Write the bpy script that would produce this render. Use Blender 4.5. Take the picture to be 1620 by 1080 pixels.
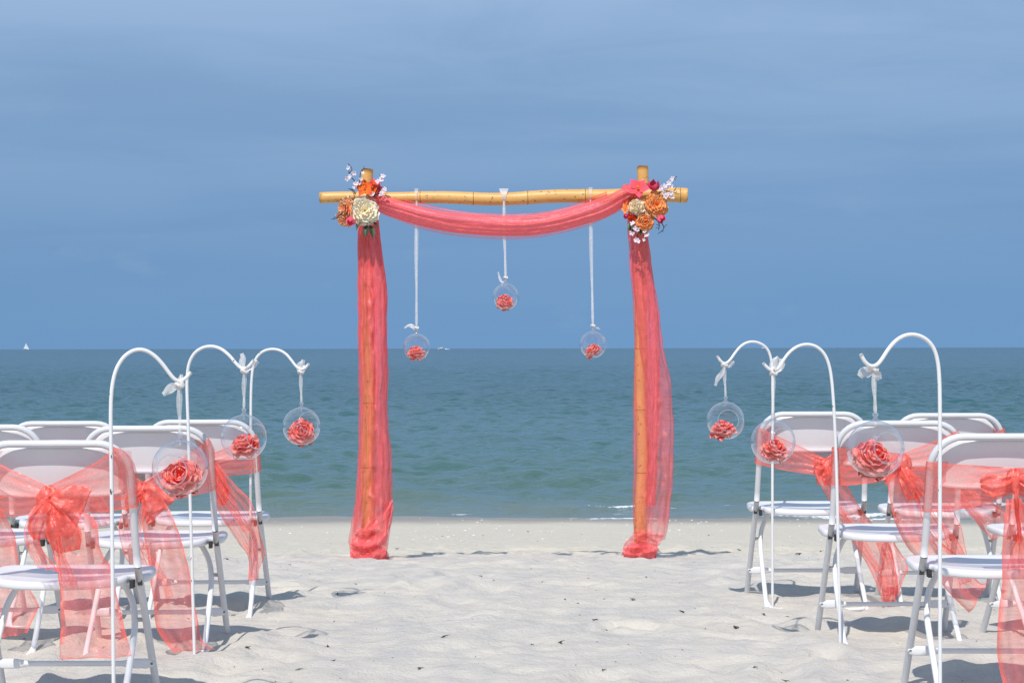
import bpy, math, random
import numpy as np
from mathutils import Vector, Matrix

random.seed(7)
rng = np.random.default_rng(11)
R = math.radians
SC = bpy.context.scene
COL = SC.collection
for o in list(bpy.data.objects):
    bpy.data.objects.remove(o)

# ------------------------------------------------------------------ camera
FPX = 3000.0                      # focal length in photo pixels (1620 wide)
CAM_H = 1.0
cam_data = bpy.data.cameras.new('camera')
cam_data.sensor_fit = 'HORIZONTAL'
cam_data.sensor_width = 36.0
cam_data.lens = FPX * 36.0 / 1620.0
cam_data.clip_start = 0.05
cam_data.clip_end = 40000
cam = bpy.data.objects.new('camera', cam_data)
COL.objects.link(cam)
ROLL = -0.00186
PITCH = 10.3 / FPX
cam_rot = Matrix.Rotation(math.pi / 2 + PITCH, 3, 'X') @ Matrix.Rotation(ROLL, 3, 'Z')
cam.matrix_world = Matrix.Translation((0, 0, CAM_H)) @ cam_rot.to_4x4()
SC.camera = cam

# ------------------------------------------------------------------ sun and sky
TO_SUN = Vector((-0.20, -0.72, 1.0)).normalized()
sun_data = bpy.data.lights.new('sun', 'SUN')
sun_data.energy = 3.85
sun_data.angle = R(0.53)
sun_data.color = (1.0, 0.955, 0.90)
sun = bpy.data.objects.new('sun', sun_data)
COL.objects.link(sun)
sun.rotation_euler = TO_SUN.to_track_quat('Z', 'Y').to_euler()
sun.location = (-6, -18, 30)

world = bpy.data.worlds.new('World')
SC.world = world
world.use_nodes = True
SKY_STRENGTH = 0.15
EXPOSURE = 0.0


class NT:
    """tiny node-tree writer"""
    def __init__(self, tree):
        self.t = tree
        self.n = tree.nodes
        self.n.clear()

    def add(self, typ, **kw):
        nd = self.n.new(typ)
        for k, v in kw.items():
            if k.startswith('i_'):
                nd.inputs[k[2:].replace('_', ' ')].default_value = v
            else:
                setattr(nd, k, v)
        return nd

    def link(self, a, ao, b, bi):
        self.t.links.new(a.outputs[ao], b.inputs[bi])

    def math(self, op, a, b=None, c=None, clamp=False):
        m = self.n.new('ShaderNodeMath')
        m.operation = op
        m.use_clamp = clamp
        for i, v in enumerate((a, b, c)):
            if v is None:
                continue
            if isinstance(v, (int, float)):
                m.inputs[i].default_value = v
            else:
                self.t.links.new(v, m.inputs[i])
        return m.outputs[0]

    def mixc(self, fac, a, b, blend='MIX'):
        m = self.n.new('ShaderNodeMix')
        m.data_type = 'RGBA'
        m.blend_type = blend
        for s, v in ((m.inputs[0], fac), (m.inputs[6], a), (m.inputs[7], b)):
            if isinstance(v, (int, float)):
                s.default_value = v
            elif isinstance(v, tuple):
                s.default_value = v if len(v) == 4 else (*v, 1)
            else:
                self.t.links.new(v, s)
        return m.outputs[2]

    def ramp(self, src, stops, interp='LINEAR'):
        r = self.n.new('ShaderNodeValToRGB')
        r.color_ramp.interpolation = interp
        el = r.color_ramp.elements
        while len(el) < len(stops):
            el.new(0.5)
        for e, (p, c) in zip(el, stops):
            e.position = p
            e.color = (c, c, c, 1) if isinstance(c, (int, float)) else (*c, 1)
        self.t.links.new(src, r.inputs[0])
        return r.outputs[0]

    def noise(self, vec, scale, detail=3.0, rough=0.5, dist=0.0):
        nd = self.n.new('ShaderNodeTexNoise')
        nd.inputs['Scale'].default_value = scale
        nd.inputs['Detail'].default_value = detail
        nd.inputs['Roughness'].default_value = rough
        nd.inputs['Distortion'].default_value = dist
        if vec is not None:
            self.t.links.new(vec, nd.inputs['Vector'])
        return nd.outputs[0]

    def mapping(self, vec, scale=(1, 1, 1), loc=(0, 0, 0), rot=(0, 0, 0)):
        m = self.n.new('ShaderNodeMapping')
        m.inputs['Scale'].default_value = scale
        m.inputs['Location'].default_value = loc
        m.inputs['Rotation'].default_value = rot
        self.t.links.new(vec, m.inputs['Vector'])
        return m.outputs[0]


def build_world():
    w = NT(world.node_tree)
    tc = w.add('ShaderNodeTexCoord')
    sep = w.add('ShaderNodeSeparateXYZ')
    w.link(tc, 'Generated', sep, 0)
    z = w.math('MAXIMUM', sep.outputs[2], 0.0)
    # read the clear-sky model a little higher than the true elevation (clean sea air, no horizon haze)
    zs = w.math('MULTIPLY_ADD', z, 0.45, 0.36)
    comb = w.add('ShaderNodeCombineXYZ')
    w.t.links.new(sep.outputs[0], comb.inputs[0])
    w.t.links.new(sep.outputs[1], comb.inputs[1])
    w.t.links.new(zs, comb.inputs[2])
    nrm = w.add('ShaderNodeVectorMath', operation='NORMALIZE')
    w.link(comb, 0, nrm, 0)
    sky = w.add('ShaderNodeTexSky', sky_type='NISHITA')
    sky.sun_disc = False
    el = math.asin(TO_SUN.z)
    sky.sun_elevation = el
    sky.sun_rotation = math.atan2(TO_SUN.x, TO_SUN.y)
    sky.altitude = 0
    sky.air_density = 1.0
    sky.dust_density = 0.6
    sky.ozone_density = 1.2
    w.link(nrm, 0, sky, 'Vector')
    # thin high cloud, laid out on a plane far above
    zz = w.math('ADD', z, 0.10)
    px = w.math('DIVIDE', sep.outputs[0], zz)
    py = w.math('DIVIDE', sep.outputs[1], zz)
    pc = w.add('ShaderNodeCombineXYZ')
    w.t.links.new(px, pc.inputs[0])
    w.t.links.new(py, pc.inputs[1])
    m1 = w.mapping(pc.outputs[0], (0.42, 0.62, 1), (3.1, 1.7, 0), (0, 0, R(8)))
    big = w.noise(m1, 1.25, 2, 0.5, 0.5)
    m2 = w.mapping(pc.outputs[0], (0.9, 1.25, 1), (0.3, 4.2, 0), (0, 0, R(-12)))
    fine = w.noise(m2, 2.2, 5, 0.62, 1.2)
    mix = w.math('ADD', w.math('MULTIPLY', big, 0.78), w.math('MULTIPLY', fine, 0.22))
    veil = w.ramp(mix, [(0.38, 0.0), (0.62, 1.0)], 'EASE')
    # low humid band: the veil is thinner looking towards the horizon
    elev = w.ramp(z, [(0.0, 0.0), (0.04, 0.10), (0.11, 0.46), (0.18, 0.80), (0.30, 0.88), (1.0, 0.70)])
    fac = w.math('MULTIPLY', w.math('MULTIPLY_ADD', veil, 0.36, 0.53), elev)
    col = w.mixc(1.0, sky.outputs[0], (0.66, 0.83, 0.88), 'MULTIPLY')
    col = w.mixc(fac, col, (2.62, 3.68, 5.30))
    # a few faint low cumulus shreds close to the horizon
    ac = w.math('ARCTAN2', sep.outputs[0], sep.outputs[1])
    cc = w.add('ShaderNodeCombineXYZ')
    w.t.links.new(ac, cc.inputs[0])
    w.t.links.new(sep.outputs[2], cc.inputs[1])
    lown = w.noise(w.mapping(cc.outputs[0], (1, 2.1, 1), (0.37, 0.02, 0)), 13.0, 5, 0.55)
    low = w.math('MULTIPLY', w.ramp(lown, [(0.60, 0.0), (0.75, 1.0)]),
                 w.ramp(z, [(0.0, 0.0), (0.03, 0.55), (0.06, 0.6), (0.10, 0.0)]))
    col = w.mixc(w.math('MULTIPLY', low, 0.6), col, (2.0, 2.9, 4.2))
    bg = w.add('ShaderNodeBackground')
    bg.inputs['Strength'].default_value = SKY_STRENGTH
    w.t.links.new(col, bg.inputs['Color'])
    out = w.add('ShaderNodeOutputWorld')
    w.link(bg, 0, out, 0)


build_world()

vs = SC.view_settings
vs.view_transform = 'Standard'
vs.look = 'None'
vs.gamma = 1.0
vs.use_curve_mapping = False
vs.exposure = EXPOSURE
SC.render.engine = 'CYCLES'
SC.cycles.max_bounces = 12
SC.cycles.diffuse_bounces = 4
SC.cycles.glossy_bounces = 4
SC.cycles.transmission_bounces = 8
SC.cycles.transparent_max_bounces = 48
SC.cycles.use_denoising = True
SC.cycles.caustics_reflective = False
SC.cycles.caustics_refractive = False

# ------------------------------------------------------------------ helpers


def at(px, py, d):
    """photo pixel -> point on the plane y = d"""
    v = cam_rot @ Vector(((px - 810) / FPX, (540 - py) / FPX, -1.0))
    k = d / v.y
    return np.array((v.x * k, d, CAM_H + v.z * k))


_G = np.random.default_rng(5).random((256, 256)) * 2 * np.pi


def perlin(x, y, seed=0):
    x = np.asarray(x, float) + seed * 17.31
    y = np.asarray(y, float) + seed * 9.77
    xi = np.floor(x).astype(int)
    yi = np.floor(y).astype(int)
    xf, yf = x - xi, y - yi

    def g(ix, iy, dx, dy):
        a = _G[ix & 255, iy & 255]
        return np.cos(a) * dx + np.sin(a) * dy
    u = xf * xf * xf * (xf * (xf * 6 - 15) + 10)
    v = yf * yf * yf * (yf * (yf * 6 - 15) + 10)
    n00, n10 = g(xi, yi, xf, yf), g(xi + 1, yi, xf - 1, yf)
    n01, n11 = g(xi, yi + 1, xf, yf - 1), g(xi + 1, yi + 1, xf - 1, yf - 1)
    return (n00 * (1 - u) + n10 * u) * (1 - v) + (n01 * (1 - u) + n11 * u) * v


def fbm(x, y, seed=0, octv=3, gain=0.5):
    s, a, f = 0, 1.0, 1.0
    for i in range(octv):
        s = s + a * perlin(x * f, y * f, seed + i * 3)
        a *= gain
        f *= 2.03
    return s


def sstep(a, b, x):
    t = np.clip((np.asarray(x, float) - a) / (b - a), 0, 1)
    return t * t * (3 - 2 * t)


def link_obj(name, me, parent=None):
    o = bpy.data.objects.new(name, me)
    COL.objects.link(o)
    if parent is not None:
        o.parent = parent
    return o


def mesh(name, verts, faces, mat=None, smooth=True, attrs=None):
    me = bpy.data.meshes.new(name)
    verts = np.asarray(verts, float)
    if isinstance(faces, np.ndarray):
        n = faces.shape[1]
        me.vertices.add(len(verts))
        me.vertices.foreach_set('co', verts.ravel())
        me.loops.add(faces.size)
        me.loops.foreach_set('vertex_index', faces.ravel().astype(np.int32))
        me.polygons.add(len(faces))
        me.polygons.foreach_set('loop_start', np.arange(0, faces.size, n, dtype=np.int32))
        me.polygons.foreach_set('loop_total', np.full(len(faces), n, np.int32))
        me.update(calc_edges=True)
    else:
        me.from_pydata([tuple(v) for v in verts], [], [tuple(f) for f in faces])
    me.polygons.foreach_set('use_smooth', np.full(len(me.polygons), smooth))
    for k, v in (attrs or {}).items():
        a = me.attributes.new(k, 'FLOAT', 'POINT')
        a.data.foreach_set('value', np.asarray(v, np.float32).ravel())
    if mat:
        me.materials.append(mat)
    me.validate()
    me.update()
    return me


def grid_faces(nu, nv, close_v=False, close_u=False):
    iu = np.arange(nu if close_u else nu - 1)
    iv = np.arange(nv if close_v else nv - 1)
    a, b = np.meshgrid(iu, iv, indexing='ij')
    a, b = a.ravel(), b.ravel()
    a2, b2 = (a + 1) % nu, (b + 1) % nv
    return np.stack([a * nv + b, a * nv + b2, a2 * nv + b2, a2 * nv + b], 1)


class MB:
    """collects shapes for ONE mesh"""
    def __init__(self):
        self.v, self.f, self.n = [], [], 0

    def add(self, v, f):
        v = np.asarray(v, float)
        self.v.append(v)
        self.f += [tuple(int(i) + self.n for i in q) for q in f]
        self.n += len(v)
        return self

    def tube(self, pts, rad, seg=10, cap=True, flat=1.0):
        pts = np.asarray(pts, float)
        n = len(pts)
        rad = np.broadcast_to(np.asarray(rad, float), (n,))
        tan = np.gradient(pts, axis=0)
        tan /= np.linalg.norm(tan, axis=1)[:, None] + 1e-12
        ref = np.array((0, 0, 1.0)) if abs(tan[0][2]) < 0.9 else np.array((0, 1.0, 0))
        N = np.cross(tan[0], ref)
        N /= np.linalg.norm(N)
        rings = []
        th = np.linspace(0, 2 * np.pi, seg, endpoint=False)
        for i in range(n):
            N = N - tan[i] * N.dot(tan[i])
            N /= np.linalg.norm(N)
            B = np.cross(tan[i], N)
            rings.append(pts[i] + rad[i] * (np.cos(th)[:, None] * N + flat * np.sin(th)[:, None] * B))
        v = np.concatenate(rings)
        f = [tuple(q) for q in grid_faces(n, seg, close_v=True)]
        if cap:
            f.append(tuple(range(seg)))
            f.append(tuple((n - 1) * seg + i for i in range(seg))[::-1])
        return self.add(v, f)

    def box(self, c, s, rot=None):
        c, s = np.asarray(c, float), np.asarray(s, float) / 2
        v = np.array([(x, y, z) for x in (-1, 1) for y in (-1, 1) for z in (-1, 1)], float) * s
        if rot is not None:
            v = v @ np.asarray(rot).T
        f = [(0, 1, 3, 2), (4, 6, 7, 5), (0, 4, 5, 1), (2, 3, 7, 6), (0, 2, 6, 4), (1, 5, 7, 3)]
        return self.add(v + c, f)

    def lathe(self, prof, seg=24, c=(0, 0, 0)):
        prof = np.asarray(prof, float)
        th = np.linspace(0, 2 * np.pi, seg, endpoint=False)
        v = np.array([(r * math.cos(t), r * math.sin(t), z) for r, z in prof for t in th]) + np.asarray(c)
        return self.add(v, [tuple(q) for q in grid_faces(len(prof), seg, close_v=True)])

    def me(self, name, mat, smooth=True):
        return mesh(name, np.concatenate(self.v), self.f, mat, smooth)

    def build(self, name, mat, parent=None, smooth=True):
        return link_obj(name, self.me(name, mat, smooth), parent)


def spline(pts, n=60):
    """centripetal Catmull-Rom through pts, resampled evenly"""
    p = np.asarray(pts, float)
    p = np.vstack([2 * p[0] - p[1], p, 2 * p[-1] - p[-2]])
    out = []
    for i in range(1, len(p) - 2):
        t = np.linspace(0, 1, 16, endpoint=False)[:, None]
        p0, p1, p2, p3 = p[i - 1], p[i], p[i + 1], p[i + 2]
        out.append(0.5 * ((2 * p1) + (-p0 + p2) * t + (2 * p0 - 5 * p1 + 4 * p2 - p3) * t ** 2
                          + (-p0 + 3 * p1 - 3 * p2 + p3) * t ** 3))
    out = np.vstack(out + [p[-2][None]])
    L = np.concatenate([[0], np.cumsum(np.linalg.norm(np.diff(out, axis=0), axis=1))])
    s = np.linspace(0, L[-1], n)
    return np.stack([np.interp(s, L, out[:, k]) for k in range(out.shape[1])], 1)


def tag(o, label=None, cat=None, group=None, kind=None):
    for k, v in (('label', label), ('category', cat), ('group', group), ('kind', kind)):
        if v:
            o[k] = v
    return o


def empty(name, loc=(0, 0, 0), parent=None, rz=0):
    o = bpy.data.objects.new(name, None)
    o.empty_display_size = 0.05
    COL.objects.link(o)
    o.location = tuple(float(c) for c in loc)
    o.rotation_euler = (0, 0, rz)
    if parent is not None:
        o.parent = parent
    return o


# ------------------------------------------------------------------ materials


def new_mat(name):
    m = bpy.data.materials.new(name)
    m.use_nodes = True
    return m, NT(m.node_tree)


def finish(nt, shader, disp=None):
    out = nt.add('ShaderNodeOutputMaterial')
    nt.t.links.new(shader, out.inputs['Surface'])


def principled(nt, **kw):
    p = nt.add('ShaderNodeBsdfPrincipled')
    for k, v in kw.items():
        s = p.inputs[k.replace('_', ' ')]
        if isinstance(v, (int, float)):
            s.default_value = v
        elif isinstance(v, tuple):
            s.default_value = v if len(v) == 4 else (*v, 1)
        else:
            nt.t.links.new(v, s)
    return p


def bump(nt, height, strength, dist):
    b = nt.add('ShaderNodeBump')
    b.inputs['Strength'].default_value = strength
    b.inputs['Distance'].default_value = dist
    nt.t.links.new(height, b.inputs['Height'])
    return b.outputs[0]


def mat_sand():
    m, t = new_mat('dry_sand')
    g = t.add('ShaderNodeNewGeometry')
    pos = g.outputs['Position']
    n1 = t.noise(t.mapping(pos, (1, 1, 0.2)), 1.7, 5, 0.6)
    n2 = t.noise(pos, 9, 4, 0.6)
    n3 = t.noise(pos, 420, 2, 0.7)
    mixn = t.math('ADD', t.math('MULTIPLY', n1, 0.55), t.math('MULTIPLY', n2, 0.45))
    c = t.mixc(t.ramp(mixn, [(0.36, 0), (0.64, 1)]), (0.50, 0.474, 0.448), (0.69, 0.625, 0.52))
    c = t.mixc(t.math('MULTIPLY', t.ramp(n3, [(0.35, 0), (0.72, 1)]), 0.35), c, (0.64, 0.605, 0.565))
    sh_ = t.add('ShaderNodeAttribute', attribute_name='shelly')
    c = t.mixc(t.math('MULTIPLY', sh_.outputs['Fac'], t.math('MULTIPLY_ADD', n2, 0.6, 0.55, clamp=True)), c, (0.62, 0.565, 0.465))
    # dark mineral grains
    vo = t.add('ShaderNodeTexVoronoi')
    vo.inputs['Scale'].default_value = 60
    t.t.links.new(pos, vo.inputs['Vector'])
    grain = t.ramp(vo.outputs['Distance'], [(0.06, 1), (0.11, 0)])
    pick = t.ramp(t.noise(pos, 14, 1), [(0.58, 0), (0.63, 1)])
    c = t.mixc(t.math('MULTIPLY', t.math('MULTIPLY', grain, pick), 0.55), c, (0.22, 0.18, 0.14))
    # damp foreshore near the water line, where the swash has run up
    at_ = t.add('ShaderNodeAttribute', attribute_name='wet')
    wet = t.math('ADD', at_.outputs['Fac'], t.math('MULTIPLY', t.math('SUBTRACT', n1, 0.5), 0.25), clamp=True)
    c = t.mixc(t.math('MULTIPLY', wet, 0.85), c, (0.27, 0.24, 0.205))
    rough = t.math('MULTIPLY_ADD', wet, -0.62, 0.97)
    h = t.math('ADD', t.math('ADD', t.math('MULTIPLY', t.noise(pos, 62, 4, 0.65), 0.6), t.math('MULTIPLY', n3, 0.18)), t.math('MULTIPLY', t.noise(pos, 21, 4, 0.62, 0.5), 0.8))
    p = principled(t, Base_Color=c, Roughness=rough, Normal=bump(t, h, 0.72, 0.020))
    p.inputs['Specular IOR Level'].default_value = 0.12
    finish(t, p.outputs[0])
    return m


def mat_sea():
    m, t = new_mat('sea_water')
    g = t.add('ShaderNodeNewGeometry')
    pos = g.outputs['Position']
    sep = t.add('ShaderNodeSeparateXYZ')
    t.t.links.new(pos, sep.inputs[0])
    dist = t.math('DIVIDE', t.math('LOGARITHM', t.math('MAXIMUM', sep.outputs[1], 1.0), 10.0), 4.0)
    # log10(y)/4: 17 m .31, 25 m .35, 40 m .40, 100 m .5, 1000 m .75
    patch = t.noise(t.mapping(pos, (0.035, 0.10, 1)), 1.0, 4, 0.6)
    dd = t.math('ADD', dist, t.math('MULTIPLY', t.math('SUBTRACT', patch, 0.5), 0.05))
    c = t.ramp(dd, [(0.306, (0.22, 0.215, 0.185)), (0.316, (0.130, 0.165, 0.125)), (0.330, (0.066, 0.128, 0.098)),
                    (0.372, (0.044, 0.115, 0.108)), (0.43, (0.032, 0.102, 0.110)), (0.55, (0.026, 0.090, 0.106)),
                    (0.8, (0.018, 0.068, 0.088))])
    foam = t.add('ShaderNodeAttribute', attribute_name='foam')
    fn = t.noise(t.mapping(pos, (1, 0.6, 1)), 26, 4, 0.7)
    ff = t.math('MULTIPLY', t.ramp(t.math('ADD', foam.outputs['Fac'], t.math('MULTIPLY', t.math('SUBTRACT', fn, 0.5), 0.9)),
                [(0.42, 0), (0.60, 1)]), t.ramp(foam.outputs['Fac'], [(0.05, 0), (0.2, 1)]))
    c = t.mixc(ff, c, (0.80, 0.82, 0.82))
    n1 = t.noise(t.mapping(pos, (3.6, 6.0, 1)), 1.0, 5, 0.62, 0.4)
    n2 = t.noise(t.mapping(pos, (0.45, 0.85, 1)), 1.0, 4, 0.6, 0.3)
    n3 = t.noise(t.mapping(pos, (0.05, 0.16, 1)), 1.0, 4, 0.6)
    far = t.ramp(dist, [(0.39, 0), (0.49, 1)])
    vfar = t.ramp(dist, [(0.55, 0), (0.72, 1)])
    h = t.math('ADD', t.math('MULTIPLY', n1, 0.055), t.math('MULTIPLY', t.math('MULTIPLY', n2, far), 0.42))
    h = t.math('ADD', h, t.math('MULTIPLY', t.math('MULTIPLY', n3, vfar), 2.2))
    rough = t.math('MULTIPLY_ADD', ff, 0.5, 0.035)
    rough = t.math('MULTIPLY_ADD', far, 0.12, rough)
    n4 = t.noise(t.mapping(pos, (0.22, 0.020, 1)), 1.0, 5, 0.65)
    n5 = t.noise(t.mapping(pos, (0.9, 0.16, 1)), 1.0, 4, 0.65)
    w45 = t.math('ADD', t.math('MULTIPLY', t.ramp(n4, [(0.36, 0), (0.62, 1)]), 0.55), t.math('MULTIPLY', t.ramp(n5, [(0.38, 0), (0.62, 1)]), 0.45))
    spec = t.math('SUBTRACT', 0.5, t.math('MULTIPLY', t.math('MULTIPLY', w45, far), 0.20))
    p = principled(t, Base_Color=c, Roughness=rough, IOR=1.33, Normal=bump(t, h, 1.0, 1.0))
    t.t.links.new(spec, p.inputs['Specular IOR Level'])
    finish(t, p.outputs[0])
    return m


def mat_paint(name, col, rough=0.38, chips=0.0, chip_scale=60):
    m, t = new_mat(name)
    tc = t.add('ShaderNodeTexCoord')
    n = t.noise(tc.outputs['Object'], 14, 4, 0.6)
    c = t.mixc(t.math('MULTIPLY', n, 0.36), col, tuple(x * 0.76 for x in col))
    if chips:
        cn = t.noise(t.mapping(tc.outputs['Object'], (1, 1, 0.45)), chip_scale, 3, 0.6)
        cm = t.ramp(cn, [(1 - chips, 0), (1 - chips + 0.012, 1)])
        c = t.mixc(cm, c, (0.055, 0.05, 0.048))
    p = principled(t, Base_Color=c, Roughness=t.math('MULTIPLY_ADD', n, 0.2, rough - 0.1))
    finish(t, p.outputs[0])
    return m


def mat_plain(name, col, rough=0.6, var=0.15, scale=20):
    m, t = new_mat(name)
    tc = t.add('ShaderNodeTexCoord')
    n = t.noise(tc.outputs['Object'], scale, 3, 0.6)
    c = t.mixc(n, tuple(x * (1 - var) for x in col), tuple(min(1, x * (1 + var)) for x in col))
    p = principled(t, Base_Color=c, Roughness=rough)
    finish(t, p.outputs[0])
    return m


def mat_organza(name, col, gain=1.0, sheen=0.09):
    """sheer woven cloth: attribute 'dens' is how much of the view the threads block"""
    m, t = new_mat(name)
    g = t.add('ShaderNodeNewGeometry')
    pos = g.outputs['Position']
    dens = t.add('ShaderNodeAttribute', attribute_name='dens')
    n1 = t.noise(pos, 26, 4, 0.6)
    n2 = t.noise(pos, 420, 2, 0.6)
    k = t.math('ADD', t.math('MULTIPLY_ADD', n1, 0.5, 0.70), t.math('MULTIPLY', t.math('SUBTRACT', n2, 0.5), 0.9))
    a = t.math('MULTIPLY', t.math('MULTIPLY', dens.outputs['Fac'], gain), k, clamp=True)
    c = t.mixc(n1, col, tuple(min(1.0, x * 1.18 + 0.01) for x in col))
    df = t.add('ShaderNodeBsdfDiffuse')
    tr = t.add('ShaderNodeBsdfTranslucent')
    gl = t.add('ShaderNodeBsdfGlossy')
    gl.inputs['Roughness'].default_value = 0.32
    gl.inputs['Color'].default_value = (1.0, 0.72, 0.72, 1)
    b = bump(t, t.math('ADD', t.noise(pos, 90, 3, 0.6), t.math('MULTIPLY', n1, 0.8)), 0.35, 0.012)
    for nd in (df, tr):
        t.t.links.new(c, nd.inputs['Color'])
    for nd in (df, tr, gl):
        t.t.links.new(b, nd.inputs['Normal'])
    m1 = t.add('ShaderNodeMixShader')
    m1.inputs[0].default_value = 0.12
    t.link(df, 0, m1, 1)
    t.link(tr, 0, m1, 2)
    m2 = t.add('ShaderNodeMixShader')
    m2.inputs[0].default_value = sheen
    t.link(m1, 0, m2, 1)
    t.link(gl, 0, m2, 2)
    tp = t.add('ShaderNodeBsdfTransparent')
    m3 = t.add('ShaderNodeMixShader')
    t.t.links.new(a, m3.inputs[0])
    t.link(tp, 0, m3, 1)
    t.link(m2, 0, m3, 2)
    finish(t, m3.outputs[0])
    return m


def mat_glass(name='thin_clear_glass', power=2.4, base=0.065):
    m, t = new_mat(name)
    tp = t.add('ShaderNodeBsdfTransparent')
    tp.inputs['Color'].default_value = (0.988, 0.99, 0.992, 1)
    gl = t.add('ShaderNodeBsdfGlossy')
    gl.inputs['Roughness'].default_value = 0.015
    gl.inputs['Color'].default_value = (0.96, 0.98, 1, 1)
    mx = t.add('ShaderNodeMixShader')
    lw = t.add('ShaderNodeLayerWeight')
    lw.inputs['Blend'].default_value = 0.5
    fac = t.math('MULTIPLY_ADD', t.math('POWER', lw.outputs['Facing'], power), 0.85, base)
    t.t.links.new(fac, mx.inputs[0])
    t.link(tp, 0, mx, 1)
    t.link(gl, 0, mx, 2)
    finish(t, mx.outputs[0])
    return m


def mat_bamboo():
    m, t = new_mat('varnished_bamboo')
    tc = t.add('ShaderNodeTexCoord')
    g = tc.outputs['Object']
    n1 = t.noise(t.mapping(g, (14, 14, 14)), 0.35, 4, 0.6)
    st = t.noise(t.mapping(g, (9, 120, 120)), 1.0, 3, 0.6)
    c = t.mixc(n1, (0.62, 0.31, 0.070), (0.82, 0.51, 0.18))
    c = t.mixc(t.math('MULTIPLY', st, 0.35), c, (0.52, 0.24, 0.05))
    sp = t.ramp(t.noise(g, 46, 3, 0.65), [(0.62, 0), (0.67, 1)])
    c = t.mixc(t.math('MULTIPLY', sp, 0.75), c, (0.14, 0.055, 0.02))
    p = principled(t, Base_Color=c, Roughness=t.math('MULTIPLY_ADD', n1, 0.25, 0.30))
    finish(t, p.outputs[0])
    return m


def mat_petal(name, base, tip, trans=0.16):
    m, t = new_mat(name)
    tc = t.add('ShaderNodeTexCoord')
    a = t.add('ShaderNodeAttribute', attribute_name='tip')
    oi = t.add('ShaderNodeObjectInfo')
    n = t.noise(tc.outputs['Object'], 30, 3, 0.6)
    f = t.math('ADD', t.math('POWER', a.outputs['Fac'], 2.2), t.math('MULTIPLY', t.math('SUBTRACT', n, 0.5), 0.5), clamp=True)
    c = t.mixc(f, base, tip)
    c = t.mixc(t.math('MULTIPLY', oi.outputs['Random'], 0.25), c, tuple(x * 0.9 for x in base))
    p = t.add('ShaderNodeBsdfDiffuse')
    tr = t.add('ShaderNodeBsdfTranslucent')
    t.t.links.new(c, p.inputs['Color'])
    t.t.links.new(c, tr.inputs['Color'])
    mx = t.add('ShaderNodeMixShader')
    mx.inputs[0].default_value = trans
    t.link(p, 0, mx, 1)
    t.link(tr, 0, mx, 2)
    finish(t, mx.outputs[0])
    return m


CORAL = (1.0, 0.145, 0.105)
M = {
    'sand': mat_sand(), 'sea': mat_sea(), 'glass': mat_glass(), 'glassk': mat_glass('solid_clear_glass', 1.6, 0.22), 'bamboo': mat_bamboo(),
    'node': mat_plain('bamboo_node_ring', (0.22, 0.105, 0.03), 0.6),
    'hook': mat_paint('chipped_white_rod_paint', (0.80, 0.79, 0.77), 0.4, 0.335, 55),
    'tube': mat_paint('light_grey_tube_paint', (0.68, 0.68, 0.685), 0.42, 0.275, 45),
    'tubew': mat_paint('white_tube_paint', (0.80, 0.80, 0.80), 0.40, 0.27, 45),
    'plastic': mat_paint('white_moulded_plastic', (0.80, 0.785, 0.785), 0.36),
    'dark': mat_plain('dark_plastic', (0.03, 0.03, 0.03), 0.6),
    'rivet': mat_plain('steel_rivet', (0.42, 0.42, 0.42), 0.4),
    'organza': mat_organza('coral_organza', CORAL, 1.25),
    'drape': mat_organza('coral_voile', (1.0, 0.148, 0.152), 1.0, 0.06),
    'ribbon': mat_organza('white_satin_ribbon', (0.80, 0.78, 0.74), 1.0, 0.12),
    'rose': mat_petal('coral_rose_petal', (1.0, 0.12, 0.07), (1.0, 0.40, 0.37)),
    'cream': mat_petal('cream_petal', (1.0, 0.86, 0.54), (1.0, 0.95, 0.82), 0.20),
    'creamp': mat_petal('cream_pink_petal', (0.96, 0.82, 0.45), (0.97, 0.80, 0.68)),
    'orange': mat_petal('orange_petal', (1.0, 0.29, 0.055), (1.0, 0.55, 0.25), 0.18),
    'peach': mat_petal('peach_petal', (1.0, 0.40, 0.14), (1.0, 0.66, 0.42), 0.18),
    'red': mat_petal('red_orchid_petal', (0.88, 0.20, 0.04), (0.80, 0.022, 0.035)),
    'pink': mat_petal('hot_pink_petal', (0.92, 0.12, 0.12), (0.98, 0.12, 0.33)),
    'dpink': mat_petal('deep_pink_petal', (0.62, 0.04, 0.08), (0.72, 0.10, 0.18)),
    'white': mat_petal('white_blossom_petal', (0.80, 0.66, 0.70), (0.85, 0.82, 0.85)),
    'leaf': mat_plain('dark_green_leaf', (0.025, 0.055, 0.02), 0.5, 0.4),
    'sepal': mat_plain('green_sepal', (0.05, 0.10, 0.03), 0.6, 0.4),
    'twig': mat_plain('dark_twig', (0.05, 0.03, 0.03), 0.8, 0.3),
    'weed': mat_plain('dried_seaweed', (0.045, 0.033, 0.022), 0.9, 0.5),
    'shell': mat_plain('shell_white', (0.72, 0.68, 0.62), 0.5, 0.2),
    'boat': mat_plain('boat_white', (0.80, 0.82, 0.82), 0.4, 0.05),
    'boatglass': mat_plain('boat_dark_glass', (0.03, 0.04, 0.05), 0.2, 0.1),
    'foam': mat_plain('wake_foam', (0.55, 0.66, 0.74), 0.8, 0.1),
}

# ------------------------------------------------------------------ beach
Z_SEA = -0.565
_gy = np.array([-500, 0, 7.4, 8.2, 9.0, 9.8, 10.35, 10.7, 11.2, 11.7, 12.3, 13.0, 14.5, 17.4, 20, 26, 60])
_gz = np.array([0, 0, 0, -0.012, -0.045, -0.105, -0.152, -0.182, -0.235, -0.283, -0.318, -0.348, -0.420, -0.563, -0.70, -1.05, -3.0])
_ys = np.linspace(-10, 60, 3501)
_zs = np.interp(_ys, _gy, _gz)
_k = np.hanning(41)
_k /= _k.sum()
_zs = np.convolve(np.pad(_zs, 20, mode='edge'), _k, mode='valid')

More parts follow.
